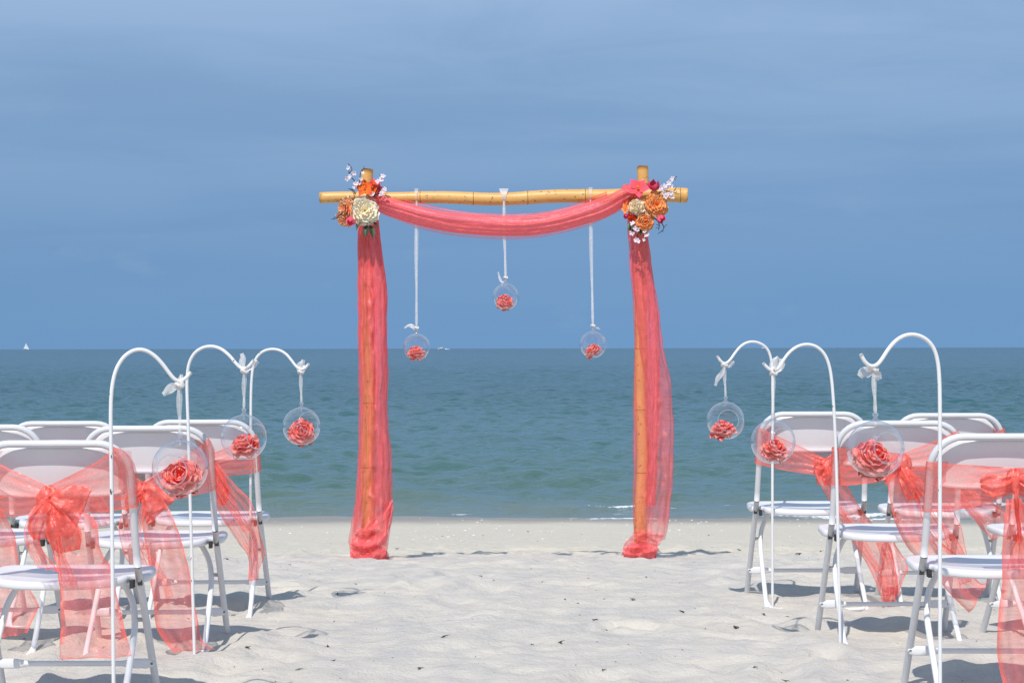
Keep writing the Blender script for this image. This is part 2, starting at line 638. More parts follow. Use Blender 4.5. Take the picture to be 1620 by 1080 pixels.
foot = []
for _ in range(900):
    foot.append((rng.uniform(-6, 6), rng.uniform(3.2, 12.6), rng.uniform(0, math.pi), rng.uniform(0.045, 0.085),
                 rng.uniform(0.09, 0.16), rng.uniform(0.007, 0.022)))
foot = np.array(foot)


def ground_z(x, y, detail=True):
    x = np.asarray(x, float)
    y = np.asarray(y, float)
    z = np.interp(y, _ys, _zs)
    z = z - 0.016 * sstep(-0.2, -1.2, x) * sstep(6.2, 7.4, y) * sstep(10.5, 8.8, y)
    z = z + (0.034 * perlin(x * 0.22 + 3, y * 0.15, 2) + 0.010 * perlin(x * 0.9, y * 0.3, 12)) * sstep(13, 16, y)
    if detail:
        rough = sstep(14.6, 12.2, y)
        near = 0.35 + 0.65 * rough
        z = z + near * (0.015 * perlin(x * 1.1, y * 1.3, 3) + 0.017 * fbm(x * 3.1, y * 4.0, 4, 3)) \
              + rough * 0.0085 * fbm(x * 9, y * 12, 8, 2)
        lump = fbm(x * 5.2, y * 6.5, 21, 2)
        z = z + 0.010 * np.maximum(0, lump - 0.1) * rough + 0.018 * np.maximum(0, lump) * sstep(10.3, 11.0, y) * sstep(13.4, 12.4, y)
    return z


xs = np.concatenate([-np.geomspace(400, 3.7, 46), np.linspace(-3.6, 3.6, 321), np.geomspace(3.7, 400, 46)])
yy = np.concatenate([-np.geomspace(300, 0.5, 22), np.linspace(0, 3.4, 24), np.linspace(3.42, 12.6, 440), np.linspace(12.65, 20, 150), np.geomspace(20.2, 60, 18)])
gx, gy_ = np.meshgrid(xs, yy, indexing='ij')
gz = ground_z(gx, gy_)
for fx, fy, fa, fw, fl, fd in foot:
    ix = np.where(np.abs(xs - fx) < 0.45)[0]
    iy = np.where(np.abs(yy - fy) < 0.45)[0]
    if not len(ix) or not len(iy):
        continue
    sl = np.ix_(ix, iy)
    dx, dy = gx[sl] - fx, gy_[sl] - fy
    a = (dx * math.cos(fa) + dy * math.sin(fa)) / fl
    b = (-dx * math.sin(fa) + dy * math.cos(fa)) / fw
    r2 = a * a + b * b
    gz[sl] += -fd * np.exp(-r2) + 0.55 * fd * np.exp(-(np.sqrt(r2) - 1.65) ** 2 / 0.25)
wet = sstep(15.4, 17.2, gy_ + 0.9 * perlin(gx * 0.35, gy_ * 0.2, 6) + 0.25 * perlin(gx * 2.0, gy_, 7))
pts = np.stack([gx, gy_, gz], -1).reshape(-1, 3)
beach = link_obj('beach', mesh('beach', pts, grid_faces(len(xs), len(yy))[:, ::-1].copy(), M['sand'], True, {'wet': wet, 'shelly': sstep(10.6, 11.8, gy_ + 0.5 * perlin(gx * 0.9, gy_ * 0.9, 15))}))
tag(beach, 'white sand beach trodden into soft lumps', 'beach', kind='structure')


def gz_at(x, y):
    i = min(max(np.searchsorted(xs, x), 1), len(xs) - 1)
    j = min(max(np.searchsorted(yy, y), 1), len(yy) - 1)
    tx = (x - xs[i - 1]) / (xs[i] - xs[i - 1])
    ty = (y - yy[j - 1]) / (yy[j] - yy[j - 1])
    return float((gz[i - 1, j - 1] * (1 - tx) + gz[i, j - 1] * tx) * (1 - ty) + (gz[i - 1, j] * (1 - tx) + gz[i, j] * tx) * ty)


# ------------------------------------------------------------------ sea
rows = [15.4]
while rows[-1] < 900:
    rows.append(rows[-1] + max(0.045, rows[-1] ** 2 / 16000))
rows = np.array(rows + list(np.geomspace(980, 9000, 22)))
ts = np.concatenate([-np.geomspace(6, 0.42, 24), np.linspace(-0.41, 0.41, 561), np.geomspace(0.42, 6, 24)])
sy, st_ = np.meshgrid(rows, ts, indexing='ij')
sx = sy * st_
cell = np.abs(np.gradient(sx, axis=1))
hz = np.zeros_like(sx)
wr = np.random.default_rng(3)
for i in range(84):
    lam = math.exp(wr.uniform(math.log(0.22), math.log(4.2)))
    ang = R(-96) + wr.normal(0, 0.85)
    kk = 2 * math.pi / lam
    amp = 0.030 / kk * (0.50 if lam > 1.5 else 2.0 if 0.33 < lam < 1.0 else 1.1)
    ph = wr.uniform(0, 6.28)
    fade = sstep(1.6, 3.2, lam / cell)
    s = np.sin(kk * (sx * math.cos(ang) + sy * math.sin(ang)) + ph)
    hz += amp * fade * (s + 0.25 * np.cos(2 * (kk * (sx * math.cos(ang) + sy * math.sin(ang)) + ph)))
gust = 0.75 + 0.6 * perlin(sx * 0.05, sy * 0.03, 31)
shore = sstep(16.6, 24, sy)
hz *= gust * (0.22 + 0.78 * shore)
# small breakers rolling in
foamm = np.zeros_like(sx)
for yb, ampb, sd in ((18.55, 0.055, 1), (19.9, 0.05, 2), (22.6, 0.06, 3), (17.75, 0.022, 4)):
    yb_x = yb + 0.45 * perlin(sx * 0.30, sx * 0 + sd, 40 + sd) + 0.12 * perlin(sx * 1.3, sx * 0 + sd, 50 + sd)
    a = np.clip(0.45 + 1.1 * perlin(sx * 0.33, sx * 0 + sd * 3, 60 + sd), 0, 1.2)
    q = sy - yb_x
    prof = np.where(q < 0, np.exp(-(q / 0.22) ** 2), np.exp(-(q / 0.75) ** 2))
    hz += ampb * a * prof
    if sd in (1, 4):
        fm = np.clip(2.2 * perlin(sx * 0.55 + 4, sx * 0 + sd, 70 + sd) + 1.1 * perlin(sx * 2.3, sy * 1.5, 72 + sd) - 0.14, 0, 0.66)
        width = 0.10 if sd == 1 else 0.14
        foamm = np.maximum(foamm, fm * np.exp(-((q + 0.12) / width) ** 2))
    if sd == 2:
        fm = np.clip(2.4 * perlin(sx * 0.8 + 9, sx * 0 + sd, 75) - 0.55, 0, 1)
        foamm = np.maximum(foamm, 0.8 * fm * np.exp(-((q + 0.05) / 0.12) ** 2))
edge = 17.35 + 0.35 * perlin(sx * 0.5, sx * 0, 81) + 0.12 * perlin(sx * 2.1, sx * 0, 83)
foamm = np.maximum(foamm, (0.40 + 0.45 * np.clip(perlin(sx * 1.1, sx * 0 + 3, 85) + 0.15, 0, 1)) * np.exp(-((sy - edge) / 0.09) ** 2))
pts = np.stack([sx, sy, Z_SEA + hz], -1).reshape(-1, 3)
sea = link_obj('sea', mesh('sea', pts, grid_faces(len(rows), len(ts))[:, ::-1].copy(), M['sea'], True, {'foam': foamm}))
tag(sea, 'calm blue green sea meeting the sky', 'sea', kind='structure')

# ------------------------------------------------------------------ boats on the horizon


def sailboat():
    c = at(41, 552, 2600)
    c[2] = Z_SEA
    e = tag(empty('sailboat', c), 'tiny white sailboat far out on the horizon', 'sailboat')
    hull = MB()
    st = []
    for i, x in enumerate(np.linspace(-3.6, 4.4, 9)):
        w = 1.25 * (1 - abs((x - 0.0) / 4.8) ** 2.2) + 0.06
        st.append([(x, -w, 1.05), (x, -w * 0.8, 0.25), (x, 0, -0.35), (x, w * 0.8, 0.25), (x, w, 1.05)])
    v = np.array(st).reshape(-1, 3)
    hull.add(v, [tuple(q) for q in grid_faces(9, 5)])
    hull.add(v[[i * 5 for i in range(9)] + [i * 5 + 4 for i in range(8, -1, -1)]], [tuple(range(18))])
    hull.build('hull', M['boat'], e)
    MB().tube([(0.3, 0, 0.9), (0.3, 0, 10.4)], 0.07, 8).build('mast', M['boat'], e)
    for nm, a, b, t in (('mainsail', (0.1, 1.9), (-3.3, 1.9), (0.2, 10.1)), ('jib', (4.2, 1.2), (0.6, 1.6), (0.4, 9.2))):
        P = []
        for u in np.linspace(0, 1, 9):
            for w in np.linspace(0, 1, 6):
                x = (a[0] * (1 - w) + b[0] * w) * (1 - u) + t[0] * u
                z = (a[1] * (1 - w) + b[1] * w) * (1 - u) + t[1] * u
                P.append((x + 0.0, 0.5 * math.sin(math.pi * w) * (1 - u), z))
        MB().add(P, [tuple(q) for q in grid_faces(9, 6)]).build(nm, M['boat'], e)


def motorboat(px, d, L, label, wake=True):
    c = at(px, 552, d)
    c[2] = Z_SEA
    e = tag(empty('motor_boat', c), label, 'boat')
    st = []
    for x in np.linspace(-L / 2, L / 2, 9):
        w = L * 0.16 * (1 - max(0, -x / (L / 2)) ** 2.4) + 0.04
        top = 1.3 + 0.5 * max(0, -x / (L / 2))
        st.append([(x, -w, top), (x, -w * 0.75, 0.3), (x, 0, -0.3), (x, w * 0.75, 0.3), (x, w, top)])
    v = np.array(st).reshape(-1, 3)
    h = MB().add(v, [tuple(q) for q in grid_faces(9, 5)])
    h.add(v[[i * 5 for i in range(9)] + [i * 5 + 4 for i in range(8, -1, -1)]], [tuple(range(18))])
    h.build('hull', M['boat'], e)
    cb = MB().box((0.2, 0, 2.0), (L * 0.42, L * 0.22, 1.5)).build('cabin', M['boat'], e, False)
    MB().box((0.2, -L * 0.11 - 0.03, 2.15), (L * 0.36, 0.05, 0.5)).build('window', M['boatglass'], cb, False)
    if wake:
        P = []
        for u in np.linspace(0, 1, 10):
            for w in np.linspace(-1, 1, 5):
                P.append((L * 0.55 + u * L * 0.9, w * (0.6 + 1.6 * u), 0.9 * (1 - w * w) * (1 - u) + 0.12))
        MB().add(P, [tuple(q) for q in grid_faces(10, 5)]).build('wake', M['foam'], e)


sailboat()
motorboat(698, 2300, 8.0, 'small white cabin boat on the horizon inside the arch')
motorboat(1208, 2500, 4.6, 'tiny white boat on the horizon behind a hanging hook', False)

# ------------------------------------------------------------------ bamboo arch
D_ARCH = 10.5
D_BAR = 10.43


def bamboo(name, p0, p1, r0, r1, node_ts, parent, seed):
    """a cane with swollen nodes; each dark node ring is a sub-part"""
    p0, p1 = np.asarray(p0), np.asarray(p1)
    t = np.linspace(0, 1, 90)
    extra = np.concatenate([np.array([-0.006, -0.003, 0, 0.003, 0.006]) + n for n in node_ts]) if len(node_ts) else np.array([])
    t = np.unique(np.clip(np.concatenate([t, extra]), 0, 1))
    rad = r0 + (r1 - r0) * t
    for n in node_ts:
        rad = rad * (1 + 0.045 * np.exp(-((t - n) / 0.008) ** 2) - 0.03 * np.exp(-((t - n) / 0.002) ** 2))
    pts_ = p0 + (p1 - p0) * t[:, None]
    nrm = np.cross(p1 - p0, (0, 1, 0))
    nrm /= np.linalg.norm(nrm)
    pts_ = pts_ + nrm * (0.006 * np.sin(t * 9 + seed) + 0.004 * np.sin(t * 21 + seed * 2))[:, None]
    org = p0
    o = empty  # noqa
    mb = MB().tube(pts_ - org, rad, 20)
    # hollow end
    ob = mb.build(name, M['bamboo'], parent)
    ob.location = tuple(org - np.array(parent.location))
    d = (p1 - p0) / np.linalg.norm(p1 - p0)
    for n in node_ts:
        i = np.argmin(abs(t - n))
        c = pts_[i] - org
        MB().tube([c - d * 0.0022, c, c + d * 0.0022], [rad[i] * 1.0, rad[i] + 0.0016, rad[i] * 1.0], 20).build('node_ring', M['node'], ob)
    for c, r, dd in ((pts_[0] - org, r0, -d), (pts_[-1] - org, r1, d)):
        MB().tube([c - dd * 0.001, c + dd * 0.0015], [r * 0.72, r * 0.72], 18).build('hollow_end', M['node'], ob)
    return ob


arch = tag(empty('bamboo_arch', (at(798, 880, D_ARCH)[0], D_ARCH, -0.16)),
           'varnished bamboo arch of two posts and a crossbar facing the sea', 'arch')
pl0, pl1 = at(583, 905, D_ARCH), at(579.3, 268, D_ARCH)
pr0, pr1 = at(1013.5, 905, D_ARCH), at(1015.8, 263, D_ARCH)
bamboo('post', pl0, pl1, 0.039, 0.0325, [0.10, 0.26, 0.42, 0.565, 0.71, 0.85, 0.965], arch, 1)
bamboo('post', pr0, pr1, 0.035, 0.031, [0.09, 0.245, 0.40, 0.55, 0.70, 0.845, 0.955], arch, 2.5)
b0, b1 = at(506, 314.6, D_BAR), at(1087, 309.6, D_BAR)
bamboo('crossbar', b0, b1, 0.0305, 0.0405, [(x - 506) / 581 for x in (592, 665, 749, 835, 926, 1008, 1076)], arch, 0.4)

# ------------------------------------------------------------------ sheer cloth


def cloth(name, P, dens, mat, parent, closed_v=False):
    """P (nu,nv,3) in world space, child of an unrotated empty"""
    nu, nv = P.shape[:2]
    off = np.array(parent.location) if parent is not None else 0
    me = mesh(name, (P - off).reshape(-1, 3), grid_faces(nu, nv, close_v=closed_v), mat, True, {'dens': dens})
    return link_obj(name, me, parent)


def interp_rows(rows, n):
    r = np.asarray(rows, float)
    return spline(r, n)


def drape_tube(name, rows, d, depth, parent, seed, nu=150, nv=110, dens0=0.42, pleat=0.20, npl=7, shift=0.0, top_dense=0.5):
    """cloth gathered round a post: rows of (y, x_left, x_right) in the photo"""
    r = np.asarray(rows, float)
    ys_ = np.linspace(r[0, 0], r[-1, 0], nu)
    xl = np.interp(ys_, r[:, 0], r[:, 1])
    xr = np.interp(ys_, r[:, 0], r[:, 2])
    k = np.hanning(15)
    k /= k.sum()
    sm = lambda a: np.convolve(np.pad(a, 7, mode='edge'), k, mode='valid')
    tt_ = np.linspace(0, 1, nu)
    jit = np.clip(tt_ * 6, 0, 1)
    xl = sm(xl) + jit * (2.0 * perlin(tt_ * 9, tt_ * 0 + seed, seed) + 1.2 * perlin(tt_ * 26, tt_ * 0 + seed, seed + 1))
    xr = sm(xr) + jit * (2.6 * perlin(tt_ * 8 + 5, tt_ * 0 + seed, seed + 2) + 1.4 * perlin(tt_ * 24, tt_ * 0 + seed, seed + 3))
    L = np.array([at(a, b, d) for a, b in zip(xl, ys_)])
    Rr = np.array([at(a, b, d) for a, b in zip(xr, ys_)])
    cx, hw = (L[:, 0] + Rr[:, 0]) / 2, (Rr[:, 0] - L[:, 0]) / 2
    z = L[:, 2]
    th = np.linspace(0, 2 * np.pi, nv, endpoint=False)
    U, T = np.meshgrid(np.linspace(0, 1, nu), th, indexing='ij')
    wander = 0.9 * perlin(U * 2.2 + T * 0 + seed, T * 0 + seed, seed) + 0.25 * U
    fold = np.sin(npl * T + wander * 5 + seed) * 0.6 + np.sin((npl * 2 + 1) * T + 3 * wander + seed * 2) * 0.4
    fold += 0.9 * perlin(T * 2.2 + seed, U * 3.0, seed + 4)
    crump = perlin(T * 3.1 + 7, U * 22 + T * 2, seed + 6) * 0.55 + perlin(T * 6 + 3, U * 50 - T * 3, seed + 7) * 0.25
    crump += 0.5 * (0.5 - np.abs(perlin(T * 1.6 + U * 5, U * 13 - T, seed + 9)) * 3).clip(-0.3, 0.5)
    # keep the outline, push folds mostly in and out of the picture plane
    rr = 1 + pleat * (fold * 0.60 + crump) * (0.25 + 0.75 * np.abs(np.sin(T)))
    dep = np.interp(ys_, [r[0, 0], r[-1, 0]], depth)[:, None]
    X = cx[:, None] + hw[:, None] * np.cos(T) * (1 + (rr - 1) * 0.35)
    Y = d + shift + dep * np.sin(T) * rr * 1.0
    Z = z[:, None] + 0 * T
    de = dens0 * (1 + 0.55 * np.clip(-fold, -0.3, 1) + 0.25 * crump) * (1 + top_dense * sstep(0.55, 0.0, U))
    P = np.stack([X, Y, Z], -1)
    return cloth(name, P, np.clip(de, 0.1, 0.95), M['drape'], parent, True)


def cloth_pile(name, c, rx, ry, h, parent, seed, dens=0.6, mat=None):
    """crumpled cloth bunched on the sand"""
    n, mth = 46, 72
    u = np.linspace(0.02, 1, n)
    th = np.linspace(0, 2 * np.pi, mth, endpoint=False)
    U, T = np.meshgrid(u, th, indexing='ij')
    cs, sn = np.cos(T), np.sin(T)
    rad = np.sin(U * np.pi * 0.56)
    ridge = 1 - np.abs(perlin(cs * 2.2 + seed, sn * 2.2 + U * 3.0, seed)) * 2.4
    ridge2 = 1 - np.abs(perlin(cs * 4.6 + seed * 2, sn * 4.6 + U * 6.0, seed + 2)) * 2.2
    k = 1 + 0.42 * (ridge - 0.5) + 0.12 * (ridge2 - 0.5) + 0.35 * perlin(cs + seed, sn + seed, seed + 9)
    X = c[0] + rx * rad * cs * k
    Y = c[1] + ry * rad * sn * k
    Z = c[2] + h * np.cos(U * np.pi * 0.54) * (1 + 0.5 * perlin(cs * 1.3 + seed, sn * 1.3, seed + 5) + 0.45 * (ridge - 0.5) + 0.12 * (ridge2 - 0.5))
    Z = np.maximum(Z, c[2] - 0.02)
    de = dens * (0.8 + 0.4 * ridge)
    return cloth(name, np.stack([X, Y, Z], -1), np.clip(de, 0.2, 0.97), mat or M['drape'], parent, True)


def pair_sheet(name, pairs, d, parent, seed, nu=60, nv=22, dens0=0.30, ripple=0.012, dref=None, mat='organza', ydrift=0.0,
               hem=True, double=False, npl=2.2, bulge=0.03, dmax=0.80):
    """sheet spanned between two edge lines given as photo points (x1,y1,x2,y2) at depth d"""
    pr = spline(np.asarray(pairs, float), nu)
    dl = np.linspace(0, 1, nu)
    A = np.array([at(p[0], p[1], d + ydrift * t) for p, t in zip(pr, dl)])
    B = np.array([at(p[2], p[3], d + ydrift * t) for p, t in zip(pr, dl)])
    w = np.linalg.norm(A - B, axis=1)
    wref = dref or np.max(w)
    V = np.linspace(0, 1, nv)
    U, VV = np.meshgrid(dl, V, indexing='ij')

    def layer(sgn, sd):
        P = A[:, None, :] * (1 - VV[..., None]) + B[:, None, :] * VV[..., None]
        gather = np.clip(wref / (w + 0.004), 1, 4)[:, None]
        fo = np.sin(VV * npl * 6.28 + seed + sd + 1.5 * perlin(U * 3, VV * 1.5, sd + 3)) * 0.7 + 1.2 * perlin(VV * 3 + sd, U * 5, sd + 5)
        fine = perlin(VV * 7 + sd, U * 16, sd + 8)
        amp = ripple * np.clip(U * 6, 0.25, 1)
        P = P.copy()
        P[..., 1] += amp * fo + ripple * 0.35 * fine
        if sgn:
            P[..., 1] += sgn * bulge * np.sin(np.pi * np.clip(U, 0, 1)) * (0.4 + 0.6 * np.sin(np.pi * VV))
        P[..., 2] += ripple * 0.15 * fine
        slope = np.abs(np.gradient(fo, axis=1)) * nv / 22
        de = dens0 * gather ** 0.75 * (0.85 + 0.55 * np.clip(slope, 0, 1.5)) * (1 + 0.3 * perlin(VV * 4, U * 4, sd + 11))
        if hem:
            e = np.minimum(VV, 1 - VV) * w[:, None]
            de = np.where(e < 0.0022, np.maximum(de, 0.72), de)
            de[-1] = np.maximum(de[-1], 0.7)
        return P, np.clip(de, 0.06, dmax)
    if hem:
        V[1] = 0.012
        V[-2] = 0.988
        U, VV = np.meshgrid(dl, V, indexing='ij')
    if not double:
        P, de = layer(0, seed % 17)
        return cloth(name, P, de, M[mat], parent)
    P1, d1 = layer(-1, seed % 17)
    P2, d2 = layer(1, seed % 17 + 5)
    P = np.concatenate([P1, P2[::-1]], 0)
    return cloth(name, P, np.concatenate([d1, d2[::-1]], 0), M[mat], parent)


# drape on the left post
e = tag(empty('post_drape', at(583, 872, D_ARCH)), 'coral sheer drape down the post whose flowers include a large cream bloom', 'drape', 'coral drapes on the arch posts')
rowsL = [(338, 570, 598), (355, 567, 599), (400, 566, 605), (460, 566, 613), (540, 567, 612), (600, 568, 615), (640, 569, 612),
         (700, 567, 618), (760, 565, 621), (800, 562, 622), (830, 557, 618), (858, 553, 614), (884, 557, 610)]
drape_tube('cloth', rowsL, D_ARCH, (0.050, 0.105), e, 1, dens0=0.38, npl=6, pleat=0.42, top_dense=1.0)
drape_tube('inner_fold', [(338, 578, 598), (400, 584, 606), (460, 590, 613), (540, 592, 613), (640, 592, 612), (720, 594, 616), (800, 590, 618)],
           D_ARCH, (0.04, 0.05), e, 5, dens0=0.34, npl=4, shift=-0.035)
drape_tube('side_fold', [(340, 568, 582), (420, 567, 583), (520, 568, 580), (640, 570, 581), (760, 567, 580), (840, 559, 576)],
           D_ARCH, (0.035, 0.06), e, 8, dens0=0.25, npl=3, shift=-0.03)
pair_sheet('tuck', [(621, 786, 622, 806), (600, 806, 618, 832), (574, 830, 600, 868), (556, 855, 570, 886)], 10.41, e, 3, dens0=0.45, ripple=0.02, mat='drape', hem=False)
pc = at(583, 884, 10.44)
cloth_pile('bunched_hem', pc, 0.085, 0.09, 0.075, e, 3, 0.42)
for q, (dd, prs) in enumerate(((10.36, [(560, 846, 553, 876), (572, 850, 562, 889), (588, 848, 580, 890), (602, 838, 597, 886), (611, 824, 611, 876)]),
                               (10.33, [(552, 852, 556, 880), (566, 858, 572, 888), (580, 862, 588, 889), (594, 850, 604, 880)]),
                               (10.40, [(565, 836, 556, 862), (585, 832, 582, 868), (604, 822, 606, 862), (616, 800, 614, 850)]))):
    pair_sheet('crumpled_fold', prs, dd, e, 31 + q * 3, 60, 30, 0.44, 0.022, mat='drape', hem=False, npl=1.7, dmax=0.85)

# drape on the right post
e = tag(empty('post_drape', at(1013, 872, D_ARCH)), 'coral sheer drape billowing wide off the post nearer the tall front hook', 'drape', 'coral drapes on the arch posts')
e['label'] = 'coral sheer drape billowing seaward off the post topped by hot pink orchids'
rowsR = [(338, 993, 1022), (360, 992, 1023), (400, 995, 1028), (450, 999, 1036), (500, 1002, 1043), (550, 1003, 1050), (600, 1003, 1061),
         (650, 1002, 1065), (700, 1002, 1066), (760, 1002, 1064), (800, 1002, 1061), (835, 1001, 1057), (853, 1005, 1051)]
drape_tube('cloth', rowsR, D_ARCH, (0.050, 0.085), e, 11, dens0=0.34, npl=5, pleat=0.40)
drape_tube('inner_fold', [(338, 996, 1020), (420, 1000, 1030), (500, 1006, 1040), (600, 1018, 1044), (700, 1022, 1040), (800, 1020, 1036)],
           D_ARCH, (0.045, 0.05), e, 14, dens0=0.42, npl=4, shift=-0.03)
pc = at(1013, 881, 10.44)
cloth_pile('bunched_hem', pc, 0.080, 0.08, 0.070, e, 13, 0.5)
for q, (dd, prs) in enumerate(((10.36, [(988, 858, 983, 878), (1000, 846, 994, 882), (1014, 842, 1010, 884), (1028, 846, 1026, 885), (1041, 854, 1040, 874)]),
                               (10.33, [(985, 864, 988, 880), (998, 864, 1004, 884), (1012, 858, 1020, 885), (1026, 852, 1036, 878)]),
                               (10.42, [(1003, 836, 996, 860), (1018, 838, 1014, 864), (1034, 842, 1034, 866), (1050, 844, 1044, 862)]))):
    pair_sheet('crumpled_fold', prs, dd, e, 41 + q * 3, 60, 30, 0.46, 0.022, mat='drape', hem=False, npl=1.7, dmax=0.85)
pair_sheet('trailing_corner', [(1026, 858, 1034, 876), (1036, 860, 1044, 872), (1042, 868, 1046, 878)], 10.45, e, 4, 20, 8, 0.6, 0.01, mat='drape', hem=False)

# swag under the crossbar
e = tag(empty('fabric_swag', at(800, 345, D_BAR - 0.04)), 'coral sheer swag drooping below the bamboo crossbar', 'drape')


def swag(name, rows, d, thick, seed, dens0, nu=150, nv=80, npl=6):
    r = spline(np.asarray(rows, float), nu)
    T = np.array([at(a, b, d) for a, b in zip(r[:, 0], r[:, 1])])
    Bm = np.array([at(a, b, d) for a, b in zip(r[:, 0], r[:, 2])])
    c, h = (T + Bm) / 2, (T - Bm) / 2
    th = np.linspace(0, 2 * np.pi, nv, endpoint=False)
    U, TH = np.meshgrid(np.linspace(0, 1, nu), th, indexing='ij')
    fold = np.sin(npl * TH + 2.2 * perlin(U * 2 + seed, TH * 0, seed)) * 0.5 + 1.0 * perlin(np.cos(TH) * 3.4 + seed, U * 3 + np.sin(TH), seed + 2)
    fine = perlin(TH * 3, U * 30, seed + 5)
    P = c[:, None, :] + h[:, None, :] * np.cos(TH)[..., None]
    P[..., 1] += thick * np.sin(TH) * (1 + 0.5 * fold + 0.12 * fine)
    P[..., 2] += 0.004 * fold
    de = dens0 * (1 + 0.5 * np.clip(-fold, -0.5, 1))
    return cloth(name, P, np.clip(de, 0.1, 0.95), M['drape'], e, True)


SW = [(588, 300, 322), (600, 307, 335), (640, 319, 350), (680, 330, 361), (720, 336, 368), (760, 339, 372), (800, 341, 374), (840, 340, 373), (880, 334, 367),
      (920, 323, 357), (960, 309, 344), (985, 297, 329), (1002, 293, 318)]
swag('cloth', SW, D_BAR - 0.055, 0.036, 21, 0.64, npl=3)
swag('inner_fold', [(a, b + (c - b) * 0.30, c - (c - b) * 0.06) for a, b, c in SW[1:-1]], D_BAR - 0.055, 0.014, 25, 0.42, npl=2)
pair_sheet('sheer_edge', [(602, 330, 602, 338), (680, 356, 680, 366), (760, 369, 760, 377), (840, 370, 840, 377), (920, 353, 920, 361), (985, 325, 985, 332)],
           D_BAR - 0.05, e, 2, 90, 8, 0.30, 0.004, mat='drape')
pair_sheet('sheer_edge', [(640, 315, 640, 324), (700, 329, 700, 338), (760, 337, 760, 343), (840, 337, 840, 344), (900, 326, 900, 336), (960, 303, 960, 314)],
           D_BAR - 0.045, e, 6, 90, 8, 0.30, 0.006, mat='drape')
for x0, x1, yc in ((586, 604, 313), (984, 1004, 309)):
    pc0, pc1 = at(x0, yc, D_BAR), at(x1, yc, D_BAR)
    nu, nv = 40, 40
    U, TH = np.meshgrid(np.linspace(0, 1, nu), np.linspace(0, 2 * np.pi, nv, endpoint=False), indexing='ij')
    rr = 0.050 + 0.010 * np.sin(U * np.pi) + 0.008 * perlin(U * 6, np.cos(TH) * 2 + 3, 5) + 0.004 * np.sin(U * 40 + np.sin(TH) * 2)
    P = pc0 + (pc1 - pc0) * U[..., None]
    P[..., 1] += rr * np.cos(TH)
    P[..., 2] += rr * np.sin(TH)
    cloth('knotted_wrap', P, np.full((nu, nv), 0.72), M['drape'], e, True)

# ------------------------------------------------------------------ flowers


def petal_mesh(name, mat, L=1.0, W=0.9, cup=0.35, curl=0.25, ruffle=0.06, seed=0, pointed=False, n=7):
    s = 1 - (1 - np.linspace(0, 1, n)) ** 1.5
    t = np.linspace(-1, 1, n)
    S, T = np.meshgrid(s, t, indexing='ij')
    prof = 0.14 + 1.02 * S ** 0.7 * np.sqrt(np.clip(1 - S ** 5, 0, 1)) if not pointed else np.sin(np.pi * S ** 0.8 * 0.96 + 0.08)
    X = W * 0.5 * prof * T
    Zl = L * (S - 0.06 * (T ** 2) * S)
    Y = cup * (T ** 2) * 0.30 * prof - curl * np.clip(S - 0.45, 0, 1) ** 2 * 1.6 - cup * 0.30 * np.sin(np.pi * S)
    nz = perlin(T * 2.3 + seed * 3.1, S * 2.5 + seed, 90 + seed) * 2
    Y += ruffle * nz * (S ** 2)
    Zl += ruffle * 0.8 * perlin(T * 3.1 + seed, S * 0 + seed * 5.3, 95) * (S ** 3)
    v = np.stack([X, Y, Zl], -1).reshape(-1, 3)
    return mesh(name, v, grid_faces(n, n), mat, True, {'tip': S})


def frame_to(direction, spin=0.0):
    d = Vector(direction).normalized()
    return d.to_track_quat('Z', 'Y').to_matrix() @ Matrix.Rotation(spin, 3, 'Z')


PET = {}


def petals_for(matkey, kind):
    key = (matkey, kind)
    if key not in PET:
        if kind == 'rose':
            PET[key] = [petal_mesh('petal', M[matkey], 1, 1.25, 0.70, c, 0.22, i) for i, c in enumerate((0.0, 0.10, 0.35, 0.45, 0.5))]
        elif kind == 'peony':
            PET[key] = [petal_mesh('petal', M[matkey], 1, 1.02, 0.30, 0.12, 0.24, i + 4) for i in range(4)]
        elif kind == 'orchid':
            PET[key] = [petal_mesh('petal', M[matkey], 1, 0.80, 0.25, 0.30, 0.05, i + 8, True) for i in range(2)]
        elif kind == 'cup':
            PET[key] = [petal_mesh('petal', M[matkey], 1, 0.85, 1.0, -0.15, 0.03, i + 10, True) for i in range(2)]
        else:
            PET[key] = [petal_mesh('petal', M[matkey], 1, 0.75, 0.2, 0.1, 0.06, i + 12, n=5) for i in range(2)]
    return PET[key]


def put_petals(parent, loc, rot3, specs, matkey, kind, rs):
    """specs: (azimuth, opening from the axis, length, lift, base radius)"""
    ms = petals_for(matkey, kind)
    for az, op, ln, lift, br in specs:
        me = ms[rs.randrange(len(ms))]
        if kind == 'rose':
            me = ms[min(4, int(op / R(19)))]
        o = link_obj('petal', me, parent)
        m = rot3 @ Matrix.Rotation(az, 3, 'Z')
        base = m @ Vector((0, br, lift))
        # petal's own z is its length; tilt it outwards (+y) by the opening angle
        mm = m @ Matrix.Rotation(-op, 3, 'X') @ Matrix.Rotation(math.pi, 3, 'Z')
        M4 = mm.to_4x4()
        M4.translation = Vector(loc) + base
        o.matrix_basis = M4 @ Matrix.Scale(ln, 4)


GA = math.pi * (3 - math.sqrt(5))


def rose_specs(r, rs, *_):
    out = []
    for n, o0, ln, lift in ((3, 16, 0.54, 0.24), (4, 30, 0.64, 0.18), (5, 46, 0.76, 0.12), (6, 60, 0.88, 0.06), (7, 76, 0.98, 0.0), (7, 92, 1.04, -0.04)):
        a0 = rs.uniform(0, 6.28)
        for k in range(n):
            out.append((a0 + k * 2 * math.pi / n + rs.uniform(-.22, .22), R(o0 + rs.uniform(-6, 6)), r * ln * rs.uniform(0.92, 1.08), r * lift, r * 0.05))
    return out


